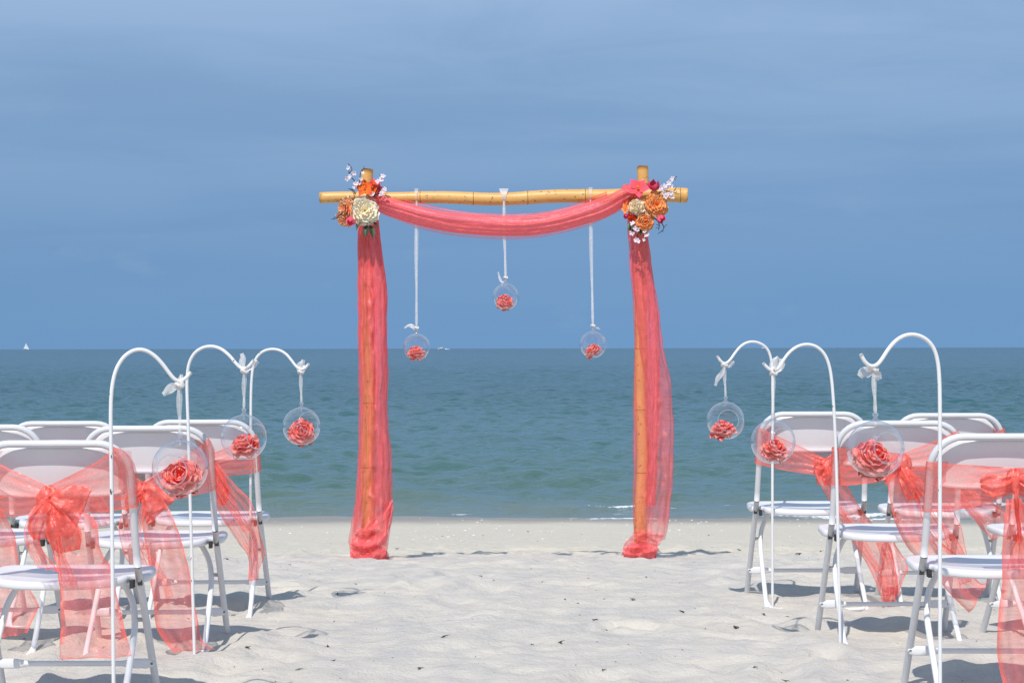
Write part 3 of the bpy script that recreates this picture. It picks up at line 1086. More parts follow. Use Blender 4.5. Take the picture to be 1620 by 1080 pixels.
def peony_specs(r, rs, n=38):
    out = []
    for i in range(n):
        f = i / (n - 1)
        out.append((i * GA + rs.uniform(-.3, .3), R(26 + 72 * f ** 0.8 + rs.uniform(-9, 9)), r * rs.uniform(0.84, 1.0) * (0.42 + 0.60 * f),
                    r * 0.26 * (1 - f), r * 0.05))
    return out


def bloom(name, parent, world_loc, facing, r, matkey, kind, seed, label=None):
    rs = random.Random(seed)
    e_ = empty(name, Vector(world_loc) - parent.matrix_world.translation if False else Vector(world_loc) - Vector(parent.location), parent)
    if label:
        e_['label'] = label
    rot = frame_to(facing, rs.uniform(0, 6.28))
    if kind == 'rose':
        sp = rose_specs(r, rs)
    elif kind == 'peony':
        sp = peony_specs(r, rs)
    elif kind == 'orchid':
        sp = [(i * 2 * math.pi / 5 + rs.uniform(-.12, .12), R(rs.uniform(62, 82)), r * rs.uniform(.9, 1.1), 0, r * 0.05) for i in range(5)]
    elif kind == 'cup':
        sp = [(i * 2 * math.pi / 4 + rs.uniform(-.2, .2), R(rs.uniform(14, 34)), r * rs.uniform(.9, 1.1), 0, r * 0.10) for i in range(4)]
    else:
        sp = [(i * 2 * math.pi / 5, R(rs.uniform(55, 80)), r, 0, r * 0.05) for i in range(5)]
    put_petals(e_, (0, 0, 0), rot, sp, matkey, kind, rs)
    if kind == 'orchid':
        c = rot @ Vector((0, 0, r * 0.12))
        MB().lathe([(0.0, r * .3), (r * .09, r * .26), (r * .13, r * .1), (r * .05, 0)], 10).build('flower_centre', M['orange'], e_).matrix_basis = \
            Matrix.Translation(c) @ rot.to_4x4()
    return e_


def leaf_mesh(name, L, W, mat):
    s = np.linspace(0, 1, 9)
    t = np.linspace(-1, 1, 5)
    S, T = np.meshgrid(s, t, indexing='ij')
    w = W * 0.5 * np.sin(np.pi * S ** 0.8)
    v = np.stack([w * T, 0.10 * L * np.abs(T) * np.sin(np.pi * S) - 0.16 * L * S ** 2, L * S], -1).reshape(-1, 3)
    return mesh(name, v, grid_faces(9, 5), mat)


def add_leaf(parent, loc, direction, L, W, mat='leaf', name='leaf', spin=0.0):
    o = link_obj(name, leaf_mesh(name, L, W, M[mat]), parent)
    m = frame_to(direction, spin).to_4x4()
    m.translation = Vector(loc)
    o.matrix_basis = m
    return o


def sprig(parent, pts_px, d, blossoms, seed, bs=0.016):
    """thin dark twig with small white blossoms"""
    rs = random.Random(seed)
    p = np.array([at(x, y, d + 0.02 * math.sin(i * 1.7 + seed)) for i, (x, y) in enumerate(pts_px)])
    org = p[0]
    sp = spline(p, 26)
    mb = MB().tube(sp - org, np.linspace(0.0034, 0.0016, len(sp)), 6)
    for k in (9, 15, 21):
        q = sp[k] - org
        dv = np.array((rs.uniform(-1, 1), rs.uniform(-.5, .5), rs.uniform(-.2, 1)))
        dv = dv / np.linalg.norm(dv) * rs.uniform(0.016, 0.03)
        mb.tube([q, q + dv * 0.6 + np.array((0, 0, .003)), q + dv], [0.002, 0.0017, 0.0013], 5)
    ob = mb.build('blossom_sprig', M['twig'], parent)
    ob.location = tuple(org - np.array(parent.location))
    for x, y in blossoms:
        c = at(x, y, d - 0.015 + rs.uniform(-.012, .012)) - org
        e_ = None
        rot = frame_to((rs.uniform(-.7, .7), -1, rs.uniform(-.3, .8)), rs.uniform(0, 6))
        ms = petals_for('white', 'small')
        vs_, fs_, ts_, n0 = [], [], [], 0
        for i in range(5):
            me = ms[i % 2]
            co = np.array([v.co for v in me.vertices])
            m = rot @ Matrix.Rotation(i * 2 * math.pi / 5, 3, 'Z') @ Matrix.Rotation(-R(rs.uniform(50, 80)), 3, 'X')
            vs_.append(co @ np.array(m).T * bs * rs.uniform(.9, 1.15))
            fs_ += [tuple(j + n0 for j in pl.vertices) for pl in me.polygons]
            ts_.append(np.array([a.value for a in me.attributes['tip'].data]))
            n0 += len(co)
        bm_ = mesh('blossom', np.concatenate(vs_), fs_, M['white'], True, {'tip': np.concatenate(ts_)})
        bo = link_obj('blossom', bm_, ob)
        bo.location = tuple(c)
    return ob


DF = D_BAR - 0.10
# flowers on the left corner
e = tag(empty('flower_arrangement', at(575, 325, DF)), 'silk flowers with one large cream peony on the arch corner', 'flowers', 'silk flowers on the arch corners')
bloom('peony', e, at(577, 334, DF + 0.01), (0.12, -1, 0.12), 0.094, 'cream', 'peony', 3, 'large cream peony')
bloom('peony', e, at(549, 330, DF + 0.03), (-1.0, -0.75, 0.0), 0.074, 'peach', 'peony', 4, 'peach orange peony turned outward')
bloom('peony', e, at(545, 345, DF + 0.04), (-0.7, -0.8, -0.6), 0.06, 'peach', 'peony', 14, 'small peach peony')
bloom('orchid', e, at(577, 298, DF - 0.0), (-0.1, -1, 0.35), 0.052, 'red', 'orchid', 5, 'red orchid')
bloom('orchid', e, at(588, 297, DF + 0.02), (0.5, -1, 0.3), 0.045, 'red', 'orchid', 6, 'red orchid')
bloom('orchid', e, at(592, 291, DF + 0.04), (0.5, -0.4, 1), 0.045, 'pink', 'orchid', 7, 'coral pink orchid')
bloom('orchid', e, at(600, 300, DF + 0.02), (1, -0.6, 0.2), 0.035, 'dpink', 'orchid', 8, 'dark pink orchid')
bloom('tulip', e, at(556, 345, DF + 0.0), (-0.2, -0.7, -1), 0.045, 'pink', 'cup', 9, 'pink bud')
bloom('tulip', e, at(553, 336, DF + 0.02), (-0.4, -1, -0.3), 0.04, 'red', 'cup', 10, 'red bud')
sprig(e, [(575, 300), (566, 292), (559, 284), (552, 276), (557, 268), (551, 259)], DF, [(552, 266), (554, 280), (549, 283), (560, 274), (563, 291), (561, 295)], 1)
sprig(e, [(573, 300), (569, 288), (571, 272), (576, 267), (581, 267)], DF + 0.0, [(574, 274), (571, 283), (568, 290)], 2, 0.012)
sprig(e, [(594, 306), (598, 296), (602, 284), (607, 278)], DF, [(606, 279), (598, 288), (603, 285)], 3)
sprig(e, [(592, 312), (600, 306), (608, 301), (611, 299)], DF - 0.01, [(606, 303), (603, 307), (609, 300), (590, 307)], 4)
sprig(e, [(540, 338), (532, 345), (524, 347)], DF + 0.02, [], 5)
for px, py, dr, L in ((585, 356, (0.35, -0.5, -1), 0.085), (580, 356, (-0.1, -0.5, -1), 0.075), (570, 350, (-0.5, -0.6, -1), 0.06), (590, 312, (0.5, -0.6, 0.4), 0.05),
                      (562, 305, (-0.8, -0.4, 0.6), 0.05), (588, 350, (0.8, -0.5, -0.7), 0.06)):
    add_leaf(e, Vector(at(px, py, DF + 0.01)) - e.location, dr, L, L * 0.45)

# flowers on the right corner
e = tag(empty('flower_arrangement', at(1022, 325, DF)), 'silk flowers with hot pink orchids and an orange peony on the arch corner', 'flowers', 'silk flowers on the arch corners')
bloom('peony', e, at(1037, 325, DF), (0.2, -1, 0.1), 0.078, 'orange', 'peony', 23, 'large orange peony')
bloom('orchid', e, at(1010, 298, DF), (-0.2, -1, 0.4), 0.062, 'pink', 'orchid', 24, 'hot pink orchid')
bloom('orchid', e, at(1006, 311, DF + 0.02), (-0.4, -1, 0.0), 0.045, 'red', 'orchid', 25, 'red orchid')
bloom('tulip', e, at(1033, 301, DF + 0.02), (0.15, -0.45, 1), 0.058, 'dpink', 'cup', 26, 'deep pink tulip petals')
bloom('rose', e, at(1007, 328, DF - 0.01), (-0.35, -1, 0.2), 0.048, 'creamp', 'rose', 27, 'cream pink rose')
bloom('rose', e, at(1020, 351, DF - 0.01), (0.0, -1, -0.1), 0.050, 'orange', 'rose', 28, 'coral orange rose')
bloom('rose', e, at(1025, 340, DF + 0.01), (0.0, -1, -0.1), 0.042, 'cream', 'rose', 38, 'cream rose')
bloom('tulip', e, at(1043, 343, DF), (0.5, -0.8, -0.6), 0.045, 'pink', 'cup', 29, 'pink bud')
bloom('rose', e, at(1001, 342, DF), (-0.5, -1, 0.0), 0.030, 'red', 'rose', 30, 'small red rosebud')
bloom('tulip', e, at(993, 342, DF + 0.01), (-1, -0.6, -0.1), 0.028, 'dpink', 'cup', 31, 'small pink bud')
bloom('orchid', e, at(990, 330, DF + 0.01), (-0.7, -1, 0.1), 0.030, 'orange', 'orchid', 32, 'small orange blossom')
bloom('orchid', e, at(994, 322, DF + 0.01), (-0.7, -1, 0.3), 0.026, 'red', 'orchid', 33, 'small red blossom')
sprig(e, [(1040, 308), (1050, 300), (1060, 288), (1071, 279)], DF, [(1052, 295), (1058, 290), (1064, 283), (1049, 301), (1055, 298), (1061, 294), (1046, 297)], 11)
sprig(e, [(1042, 304), (1054, 303), (1064, 303), (1069, 300)], DF - 0.005, [(1051, 306), (1058, 308), (1063, 312), (1054, 311), (1062, 305)], 12)
sprig(e, [(1018, 358), (1010, 368), (1008, 380)], DF - 0.01, [(1001, 354), (1004, 361), (1008, 363), (1000, 369), (1007, 380), (1009, 382)], 13)
sprig(e, [(1022, 358), (1023, 368), (1021, 378)], DF, [(1020, 367), (1022, 373), (1019, 379), (1025, 371)], 14, 0.013)
sprig(e, [(1036, 346), (1046, 352), (1050, 362), (1041, 370)], DF, [], 15)
sprig(e, [(1040, 346), (1043, 356), (1042, 364)], DF, [], 16)
for px, py, dr, L in ((999, 312, (-0.6, -0.6, -0.2), 0.045), (1012, 338, (0.1, -0.8, -0.5), 0.05), (1002, 356, (-0.3, -0.5, -1), 0.06), (1012, 358, (0.1, -0.5, -1), 0.055),
                      (1028, 345, (0.4, -0.7, -0.8), 0.05), (1046, 312, (0.8, -0.5, 0.2), 0.05), (997, 352, (-0.3, -0.5, -1), 0.05)):
    add_leaf(e, Vector(at(px, py, DF + 0.01)) - e.location, dr, L, L * 0.5)

# ------------------------------------------------------------------ shepherd hooks


def hook(px_pts, d0, d1, foot_px, label, group):
    """one bent rod: stem from the sand, big crook, upturned tip"""
    n = len(px_pts)
    x0, x1 = px_pts[0][0], px_pts[-1][0]
    pts_ = []
    for x, y in px_pts:
        t = (x - x0) / (x1 - x0)
        pts_.append(at(x, y, d0 + (d1 - d0) * t))
    f = at(foot_px[0], foot_px[1], d0)
    g = gz_at(f[0], f[1])
    f[2] = g - 0.10
    stem = [f + (pts_[0] - f) * t for t in (0, .25, .5, .75)]
    raw = [np.asarray(p) for p in stem + pts_]
    even = [raw[0]]
    for q in raw[1:]:
        k = max(1, int(np.linalg.norm(q - even[-1]) / 0.05))
        a = even[-1]
        even += [a + (q - a) * (i + 1) / k for i in range(k)]
    even = np.array(even)
    for _ in range(2):
        even[1:-1] = 0.25 * even[:-2] + 0.5 * even[1:-1] + 0.25 * even[2:]
    sp = spline(even, 160)
    org = np.array((f[0], f[1], g))
    ob = MB().tube(sp - org, 0.0052, 12).build('shepherd_hook', M['hook'])
    ob.location = tuple(org)
    tag(ob, label, 'hook', group)
    return ob


HG = 'white shepherd hooks along the aisle'
hook([(177, 800), (175, 650), (174.5, 611), (179, 585), (192, 562), (208, 552.5), (220, 550.6), (232, 552.5), (244, 559), (259, 575), (268, 591), (275, 602), (284, 608), (294, 603), (302, 588)],
     4.96, 5.02, (181, 1105), 'chipped white hook planted beside the chair whose organza bow hangs straight down', HG)
hook([(300.5, 779), (296.7, 634), (294, 595), (295.4, 572), (304.5, 556), (320, 546.4), (335.6, 544.6), (351, 548.5), (364, 560), (373, 576), (379.6, 584), (387, 586.3), (395, 582), (401.7, 569)],
     6.13, 6.08, (309, 1040), 'white hook whose globe shows a rose with its green underside', HG)
hook([(396.5, 779), (396.8, 634), (397, 600), (399, 577), (403, 565), (413, 552.6), (429, 549), (444.5, 551.8), (455, 559), (461, 569), (468, 582), (475.6, 588), (483.4, 586), (488.6, 575)],
     7.34, 7.30, (396, 960), 'white hook in the third row beside the coral tail blowing past a chair leg', HG)
hook([(1222, 741), (1222.7, 620), (1222.5, 586), (1221, 565), (1218, 554), (1211, 546), (1199.5, 540), (1189, 538.3), (1178.7, 540.8), (1169.4, 548), (1162.5, 557), (1156.7, 569), (1151, 576), (1145, 577), (1139, 572.5), (1134.7, 563)],
     7.40, 7.34, (1222, 952), 'white hook whose stem runs down behind another hanging globe', HG)
hook([(1324, 760), (1322, 700), (1320, 655), (1316.4, 602), (1314, 577), (1308, 561), (1299, 550.5), (1287, 543.5), (1273.6, 542), (1261, 546), (1250.5, 554), (1242.5, 563), (1237.7, 572), (1233, 583), (1226, 590), (1219, 587.5), (1211, 579), (1207.6, 574)],
     6.28, 6.24, (1330, 1027), 'white hook with a dark scrape on its crook, leaning in the second row', HG)
hook([(1487, 778), (1487, 640), (1487, 600), (1485.5, 568), (1481, 551), (1470, 537), (1457, 529), (1441, 526), (1427, 529), (1414, 539), (1403, 553), (1396.5, 567), (1390, 578.5), (1382, 583), (1372, 579.5), (1364.5, 570), (1362, 560)],
     4.92, 4.86, (1487, 1112), 'tallest white hook, its crook rising clear above the sea horizon', HG)

# ------------------------------------------------------------------ globes, ribbons, roses
GR = 0.0735


def globe(c, r, open_dir, label, group):
    c = np.asarray(c)
    e_ = tag(empty('glass_globe', c), label, 'glass globe', group)
    d = Vector(open_dir).normalized()
    rot = np.array(frame_to(d))
    a0 = R(33)
    ph = np.linspace(a0, math.pi, 44)
    th = np.linspace(0, 2 * np.pi, 56, endpoint=False)
    PH, TH = np.meshgrid(ph, th, indexing='ij')
    v = np.stack([np.sin(PH) * np.cos(TH), np.sin(PH) * np.sin(TH), np.cos(PH)], -1).reshape(-1, 3) @ rot.T * r
    zmin = -0.955 * r
    v[:, 2] = np.where(v[:, 2] < zmin, zmin + (v[:, 2] - zmin) * 0.15, v[:, 2])
    link_obj('bowl', mesh('bowl', v, grid_faces(44, 56, close_v=True)[:, ::-1].copy(), M['glass']), e_)
    ring = [np.array((math.sin(a0) * math.cos(t), math.sin(a0) * math.sin(t), math.cos(a0))) @ rot.T * r for t in np.linspace(0, 2 * np.pi, 49)]
    MB().tube(ring, 0.0020, 8, cap=False).build('opening_rim', M['glassk'], e_)
    neck = MB().lathe([(0.014, r * 0.975), (0.0065, r * 1.05), (0.0045, r * 1.12), (0.0065, r * 1.17), (0.0085, r * 1.22), (0.0060, r * 1.27), (0.0, r * 1.28)], 20)
    neck.build('hanging_loop', M['glassk'], e_)
    return e_


def silk_rose(c, r, facing, label, group, seed, sepal=True):
    rs = random.Random(seed)
    e_ = tag(empty('silk_rose', c), label, 'rose', group)
    f = Vector(facing).normalized()
    rot = frame_to(f, rs.uniform(0, 6.28))
    base = -f * r * 0.35
    put_petals(e_, base, rot, rose_specs(r, rs, 32, 84), 'rose', 'rose', rs)
    if sepal:
        for i in range(5):
            a = i * 2 * math.pi / 5
            dv = rot @ Vector((math.cos(a), math.sin(a), -0.15))
            add_leaf(e_, base - f * r * 0.10, dv, r * 0.62, r * 0.26, 'sepal', 'sepal')
        MB().tube([np.array(base - f * r * 0.05), np.array(base - f * r * 0.38)], [r * 0.12, r * 0.07], 10).build('stalk', M['sepal'], e_)
    return e_


def ribbon(top, bottom, label, group, seed, width=0.013, tails=(), spread=0.006, top_px=None, loop=None):
    """doubled ribbon tied at the top (hooks) or at the globe (arch)"""
    top, bottom = np.asarray(top), np.asarray(bottom)
    rs = random.Random(seed)
    e_ = tag(empty('hanging_ribbon', bottom), label, 'ribbon', group)
    for k in (-1, 1):
        n = 24
        P = []
        for i, u in enumerate(np.linspace(0, 1, n)):
            c = top + (bottom - top) * u
            tw = 0.25 * math.sin(u * 5 + seed + k)
            w = width * (0.5 + 0.12 * math.sin(u * 7 + k)) * (0.62 + 0.38 * min(1, u * 12, (1 - u) * 12))
            ctr = c + np.array((k * spread * math.sin(math.pi * min(1, u * 1.4)) * 0.6, k * 0.003 - 0.002, 0))
            P.append([ctr + np.array((q * w * math.cos(tw), q * w * math.sin(tw), 0)) for q in (-1, -.3, .3, 1)])
        P = np.array(P)
        cloth('strand', P, np.full(P.shape[:2], 0.48 if k < 0 else 0.40), M['ribbon'], e_)
    for tl in tails:
        p = spline(np.array(tl[1]), 22)
        wd = tl[0]
        P = []
        for i, q in enumerate(p):
            u = i / (len(p) - 1)
            tang = p[min(i + 1, len(p) - 1)] - p[max(i - 1, 0)]
            nn = np.array((tang[2], 0.25 * np.linalg.norm(tang), -tang[0]))
            nn = nn / (np.linalg.norm(nn) + 1e-9)
            w = wd * (0.25 + 0.75 * math.sin(math.pi * min(0.8, u * 0.9) / 1.0 + 0.2)) * 0.5
            P.append([q + nn * w * s + np.array((0, 0.004 * math.sin(3 * s + u * 6), 0)) for s in (-1, -.4, .3, 1)])
        P = np.array(P)
        cloth('tail', P, np.full(P.shape[:2], 0.62), M['ribbon'], e_)
    kp = np.asarray(loop if loop is not None else top)
    kn = [kp + 0.009 * np.array((math.cos(a) * 1.1, math.sin(a), 0.4 * math.sin(2 * a))) for a in np.linspace(0, 2 * np.pi, 20)]
    off = np.array(e_.location)
    me = MB().tube(np.array(kn) - off, 0.0048, 8, cap=False).me('knot', M['ribbon'])
    a = me.attributes.new('dens', 'FLOAT', 'POINT')
    a.data.foreach_set('value', np.full(len(me.vertices), 0.9, np.float32))
    link_obj('knot', me, e_)
    return e_


def TL(w, d, *pp):
    return (w, [at(x, y, d + 0.004 * i) for i, (x, y) in enumerate(pp)])


# (globe centre px, radius px, depth, opening direction, rose px offset, rose radius, facing)
GG, RG, BG = 'glass globes hung beside the aisle', 'silk roses inside the globes', 'white ribbons the globes hang from'
HANG = [
    # hx, hy, d, cx, cy, opening, rose facing, rose offset(px), seed, words
    (284, 609, 5.00, 285, 739.5, (-0.18, -1, -0.05), (-0.05, -1, 0.55), (1, 9), 1, 'on the hook beside the straight hanging bow',
     [TL(0.026, 5.0, (284, 609), (274, 612), (266, 617), (258, 624)), TL(0.016, 4.99, (285, 609), (286, 600), (287, 592))]),
    (387, 587, 6.09, 386, 691.5, (0.85, -0.75, 0.1), (-0.25, -0.55, 1.0), (0, 5), 2, 'in the second row, its rose showing green sepals',
     [TL(0.022, 6.09, (386, 586), (383, 576), (384, 566), (382, 559)), TL(0.022, 6.08, (388, 586), (396, 580), (402, 576), (408, 571))]),
    (476, 588, 7.31, 477, 674, (0.55, -0.8, 0.3), (0.15, -1, 0.35), (1, 6), 3, 'seen against open sea past the third row hook',
     [TL(0.026, 7.31, (476, 587), (473, 580), (478, 574), (480, 569)), TL(0.022, 7.30, (476, 587), (480, 583), (484, 578))]),
    (1146, 577, 7.35, 1148, 665, (0.05, -1, 0.05), (-0.30, -0.35, 1.0), (-7, 8), 4, 'against the sea, its rose lying low and tilted',
     [TL(0.024, 7.35, (1146, 577), (1152, 577), (1157, 575), (1162, 573)), TL(0.020, 7.34, (1146, 580), (1142, 590), (1136, 598), (1132, 610))]),
    (1224, 590, 6.25, 1223, 698.6, (0.45, -0.95, 0.15), (0.15, -0.65, 0.9), (3, 6), 5, 'hanging in front of a hook stem',
     [TL(0.028, 6.25, (1224, 588), (1222, 580), (1226, 572), (1232, 565)), TL(0.028, 6.24, (1226, 588), (1232, 582), (1237, 575), (1236, 567))]),
    (1382, 584, 4.88, 1385, 710, (0.35, -0.95, 0.10), (0.25, -0.95, 0.6), (-1, 8), 6, 'on the tallest hook in front of the chair rows',
     [TL(0.030, 4.88, (1381, 588), (1374, 588), (1366, 590), (1360, 596)), TL(0.024, 4.87, (1383, 588), (1388, 594), (1392, 600))]),
]
for hx, hy, d, cx, cy, od, rf, ro, sd, words, tails in HANG:
    c = at(cx, cy, d)
    globe(c, GR, od, 'clear glass globe ' + words, GG)
    sc = FPX / d
    rr = 0.0475 * (1.0 + 0.07 * math.sin(sd * 2.3))
    rc = c + np.array((ro[0] / sc, -0.004, -ro[1] / sc - 0.004))
    silk_rose(rc, rr, rf, 'coral silk rose inside the globe ' + words, RG, 40 + sd)
    top = at(hx, hy, d)
    bot = c + np.array((0, 0, GR * 1.24))
    ribbon(top, bot, 'white hook ribbon above the globe ' + words, BG, sd, 0.0085, tails, 0.0045)

AG = 'glass globes hung from the arch'
for hx, hy, cx, cy, ty, od, rf, ro, sd, words, tails in (
    (659, 300, 659, 548.5, 0, (0.8, -0.7, 0.2), (0.0, -0.6, 1), (-1, 6), 11, 'hung on the ribbon beside the cream flower post',
     [TL(0.020, D_BAR - .05, (660, 526), (654, 517), (647, 515), (640, 519))]),
    (797, 300, 800, 469, 0, (-0.3, -0.9, 0.3), (0.35, -1, 0.5), (0, 7), 12, 'hung highest from the middle of the crossbar',
     [TL(0.014, D_BAR - .05, (799, 441), (795, 446), (791, 441), (788, 430))]),
    (934, 298, 938, 545, 0, (0.9, -0.6, 0.1), (-0.75, -0.3, 0.8), (-3, 7), 13, 'hung on the ribbon nearer the pink orchid post',
     [TL(0.014, D_BAR - .05, (938, 516), (943, 518), (949, 521))]),
):
    d = D_BAR - 0.055
    c = at(cx, cy, d)
    globe(c, GR, od, 'small clear glass globe ' + words, AG)
    sc = FPX / d
    silk_rose(c + np.array((ro[0] / sc, -0.004, -ro[1] / sc)), 0.046, rf, 'coral silk rose in the arch globe ' + words, RG, 40 + sd)
    top = at(hx, hy + 18, D_BAR - 0.045)
    bot = c + np.array((0, 0, GR * 1.24))
    rb = ribbon(top, bot, 'white crossbar ribbon of the globe ' + words, 'ribbons hung from the arch', sd, 0.0125, tails, 0.006, loop=bot + np.array((0, -0.004, 0.012)))
    # loop round the bar
    barc = at(hx, hy + 11, D_BAR)
    nu, nv = 34, 5
    P = []
    for a in np.linspace(0, 2 * np.pi, nu):
        wv = 0.0075 * (1.0 + 0.25 * math.sin(a)) * (2.4 if sd == 12 else 1)
        P.append([barc + np.array((q * wv * (0.55 + 0.45 * max(0, math.sin(a)) + (0.2 if math.cos(a) > 0 else 0)), 0.044 * math.cos(a) * -1, 0.044 * math.sin(a))) for q in np.linspace(-1, 1, nv)])
    cloth('bar_loop', np.array(P), np.full((nu, nv), 0.5 if sd == 12 else 0.32), M['ribbon'], rb)

# ------------------------------------------------------------------ folding chairs


def ytube(z):
    return np.where(np.asarray(z) >= 0.40, -0.045 - (np.asarray(z) - 0.40) * 0.090 / 0.355, -0.045 + (0.40 - np.asarray(z)) * 0.245 / 0.40)


def xtube(z):
    return 0.207 + 0.016 * np.clip((0.62 - np.asarray(z)) / 0.62, 0, 1.1)


def chair_parts():
    """list of (name, mesh, parent index or None); chair faces +y, its back towards the camera"""
    out = []
    TR = 0.0106
    # upper hoop of the back
    rc = 0.088
    top = 0.755 - TR
    z0 = 0.40
    left = [(-float(xtube(z)), float(ytube(z)), z) for z in np.linspace(z0, top - rc, 8)]
    arc = []
    for a in np.linspace(0, math.pi / 2, 9)[1:]:
        x = -(float(xtube(.65)) - rc) - rc * math.cos(a)
        z = top - rc + rc * math.sin(a)
        arc.append((x, float(ytube(z)), z))
    half = left + arc
    mid = [(x, float(ytube(top)) - 0.004 * (1 - (x / .12) ** 2), top) for x in np.linspace(-.09, .09, 7)]
    path = half + mid + [(-x, y, z) for x, y, z in half[::-1]]
    out.append(('back_frame', MB().tube(path, TR, 14).me('back_frame', M['tube']), None))
    seam = [(x * (1 - 0.030), y - TR * 0.93, z - 0.004 * max(0, (z - .6) / .14)) for x, y, z in path if z > 0.60]
    out.append(('seam', MB().tube(seam, 0.0011, 6).me('seam', M['rivet']), 0))
    # front legs (same tube running on to the front feet)
    for s in (-1, 1):
        p = [(s * float(xtube(z)), float(ytube(z)), z) for z in np.linspace(z0 - 0.0005, -0.09, 9)]
        i = len(out)
        out.append(('leg', MB().tube(p, TR, 14).me('leg', M['tube']), None))
        zz = 0.105
        c = np.array((s * (float(xtube(zz)) + 0.000), float(ytube(zz)) - TR - 0.0035, zz))
        out.append(('rivet', MB().tube([c + (0, 0.004, 0), c + (0, 0.0, 0), c + (0, -0.003, 0)], [0.008, 0.008, 0.004], 10).me('rivet', M['tubew']), i))
    # rear legs with bent tops
    for s in (-1, 1):
        k = [(s * .128, .095, .350), (s * .150, .088, .332), (s * .176, .070, .285), (s * .1865, .047, .235), (s * .1895, .010, .188),
             (s * .192, -.105, .075), (s * .194, -.205, -.02), (s * .195, -.245, -.06)]
        i = len(out)
        out.append(('leg', MB().tube(spline(np.array(k), 40), 0.0092, 12).me('leg', M['tubew']), None))
        c = np.array((s * .2005, .052, .24))
        out.append(('pivot_bolt', MB().tube([c - (0.012, 0, 0), c + (0.012, 0, 0)], 0.006, 10).me('pivot_bolt', M['rivet']), i))
    # floor bar joining the rear legs, curved up into each leg
    k = [(-.191, -.168, .018), (-.181, -.196, -.001), (-.160, -.206, -.007), (0, -.206, -.009), (.160, -.206, -.007), (.181, -.196, -.001), (.191, -.168, .018)]
    out.append(('floor_bar', MB().tube(spline(np.array(k), 50), 0.0070, 10).me('floor_bar', M['tubew']), None))
    # stretcher between the front legs, flattened ends
    zz = 0.105
    y = float(ytube(zz)) - TR - 0.003
    mb = MB()
    xs_ = np.array([-.224, -.205, -.190, -.165, -.148, -.135, 0, .135, .148, .165, .190, .205, .224])
    hh = np.array([.010, .0145, .0145, .014, .0105, .0078, .0078, .0078, .0105, .014, .0145, .0145, .010])
    tt = np.array([.003, .003, .003, .0035, .006, .0078, .0078, .0078, .006, .0035, .003, .003, .003])
    th = np.linspace(0, 2 * np.pi, 14, endpoint=False)
    v = np.array([[(x, y + t * math.cos(a), zz + h * math.sin(a)) for a in th] for x, h, t in zip(xs_, hh, tt)]).reshape(-1, 3)
    mb.add(v, [tuple(q) for q in grid_faces(len(xs_), 14, close_v=True)])
    mb.add(v[:14], [tuple(range(14))])
    mb.add(v[-14:], [tuple(range(14))[::-1]])
    out.append(('stretcher', mb.me('stretcher', M['tubew']), None))
    # backrest panel
    nu, nv = 30, 16
    U, V = np.meshgrid(np.linspace(-1, 1, nu), np.linspace(0, 1, nv), indexing='ij')
    ztop, zbot = 0.7345, 0.594
    hw = 0.194
    Z = zbot + (ztop - zbot) * V + 0.010 * (1 - V) * (U ** 4)
    # round the corners
    w = hw * (1 - 0.05 * (1 - V) ** 6)
    cor = np.clip((Z - (ztop - 0.07)) / 0.07, 0, 1)
    w = w - 0.052 * cor ** 2.2
    X = U * w
    lip = 0.010 * np.exp(-((V - 0.0) / 0.07) ** 2)
    Yr = ytube(Z) + 0.010 + 0.022 * U ** 2 - lip * 0.9
    A = np.stack([X, Yr, Z], -1)
    Bk = np.stack([X, Yr + 0.011, Z], -1)
    mb = MB()
    f = [tuple(q) for q in grid_faces(nu, nv)]
    n = nu * nv
    v = np.concatenate([A.reshape(-1, 3), Bk.reshape(-1, 3)])
    fb = [tuple(i + n for i in q[::-1]) for q in f]
    loop = [i * nv for i in range(nu)] + [(nu - 1) * nv + j for j in range(1, nv)] + [i * nv + nv - 1 for i in range(nu - 2, -1, -1)] + [j for j in range(nv - 2, 0, -1)]
    side = [(loop[i], loop[(i + 1) % len(loop)], loop[(i + 1) % len(loop)] + n, loop[i] + n) for i in range(len(loop))]
    mb.add(v, f + fb + side)
    out.append(('backrest', mb.me('backrest', M['plastic']), None))
    # seat: ears outside the tubes, rounded rear rim between them
    half = []
    for a in np.linspace(0, math.pi / 2, 13):                     # rear arc, centre to side
        half.append((0.186 * math.sin(a), -0.035 - 0.128 * math.cos(a) ** 0.9 if a < math.pi / 2 - 1e-6 else -0.035))
    half += [(0.188, -0.022), (0.205, -0.012), (0.222, -0.006), (0.231, 0.006), (0.234, 0.03), (0.233, 0.09), (0.230, 0.140), (0.222, 0.168),
             (0.205, 0.188), (0.17, 0.198), (0.09, 0.204), (0, 0.206)]
    full = half + [(-x, y_) for x, y_ in half[-2:0:-1]]
    o2 = np.array(full)
    nO = len(o2)
    cen = np.array((0, 0.05))
    zt = 0.374
    rings = []
    for sc_, dz in ((0.0, -0.010), (0.35, -0.009), (0.65, -0.006), (0.86, -0.002), (0.955, 0.001), (0.985, -0.001), (1.0, -0.005), (1.0, -0.017), (0.985, -0.022), (0.95, -0.021), (0.90, -0.012)):
        rings.append(np.column_stack([cen + (o2 - cen) * sc_, np.full(nO, zt + dz) + 0.004 * np.clip((o2[:, 1] - 0.04) / 0.14, 0, 1) * sc_ - 0.003 * np.clip((-0.05 - o2[:, 1]) / 0.1, 0, 1) * sc_]))
    v = np.concatenate(rings)
    f = [tuple(q) for q in grid_faces(len(rings), nO, close_v=True)]
    out.append(('seat', MB().add(v, f).me('seat', M['plastic']), None))
    iseat = len(out) - 1
    for s in (-1, 1):
        out.append(('bracket', MB().box((s * .197, -0.040, 0.352), (0.010, 0.030, 0.022)).me('bracket', M['dark'], False), iseat))
        out.append(('bracket', MB().box((s * .216, -0.022, 0.355), (0.012, 0.016, 0.018)).me('bracket', M['dark'], False), iseat))
    return out


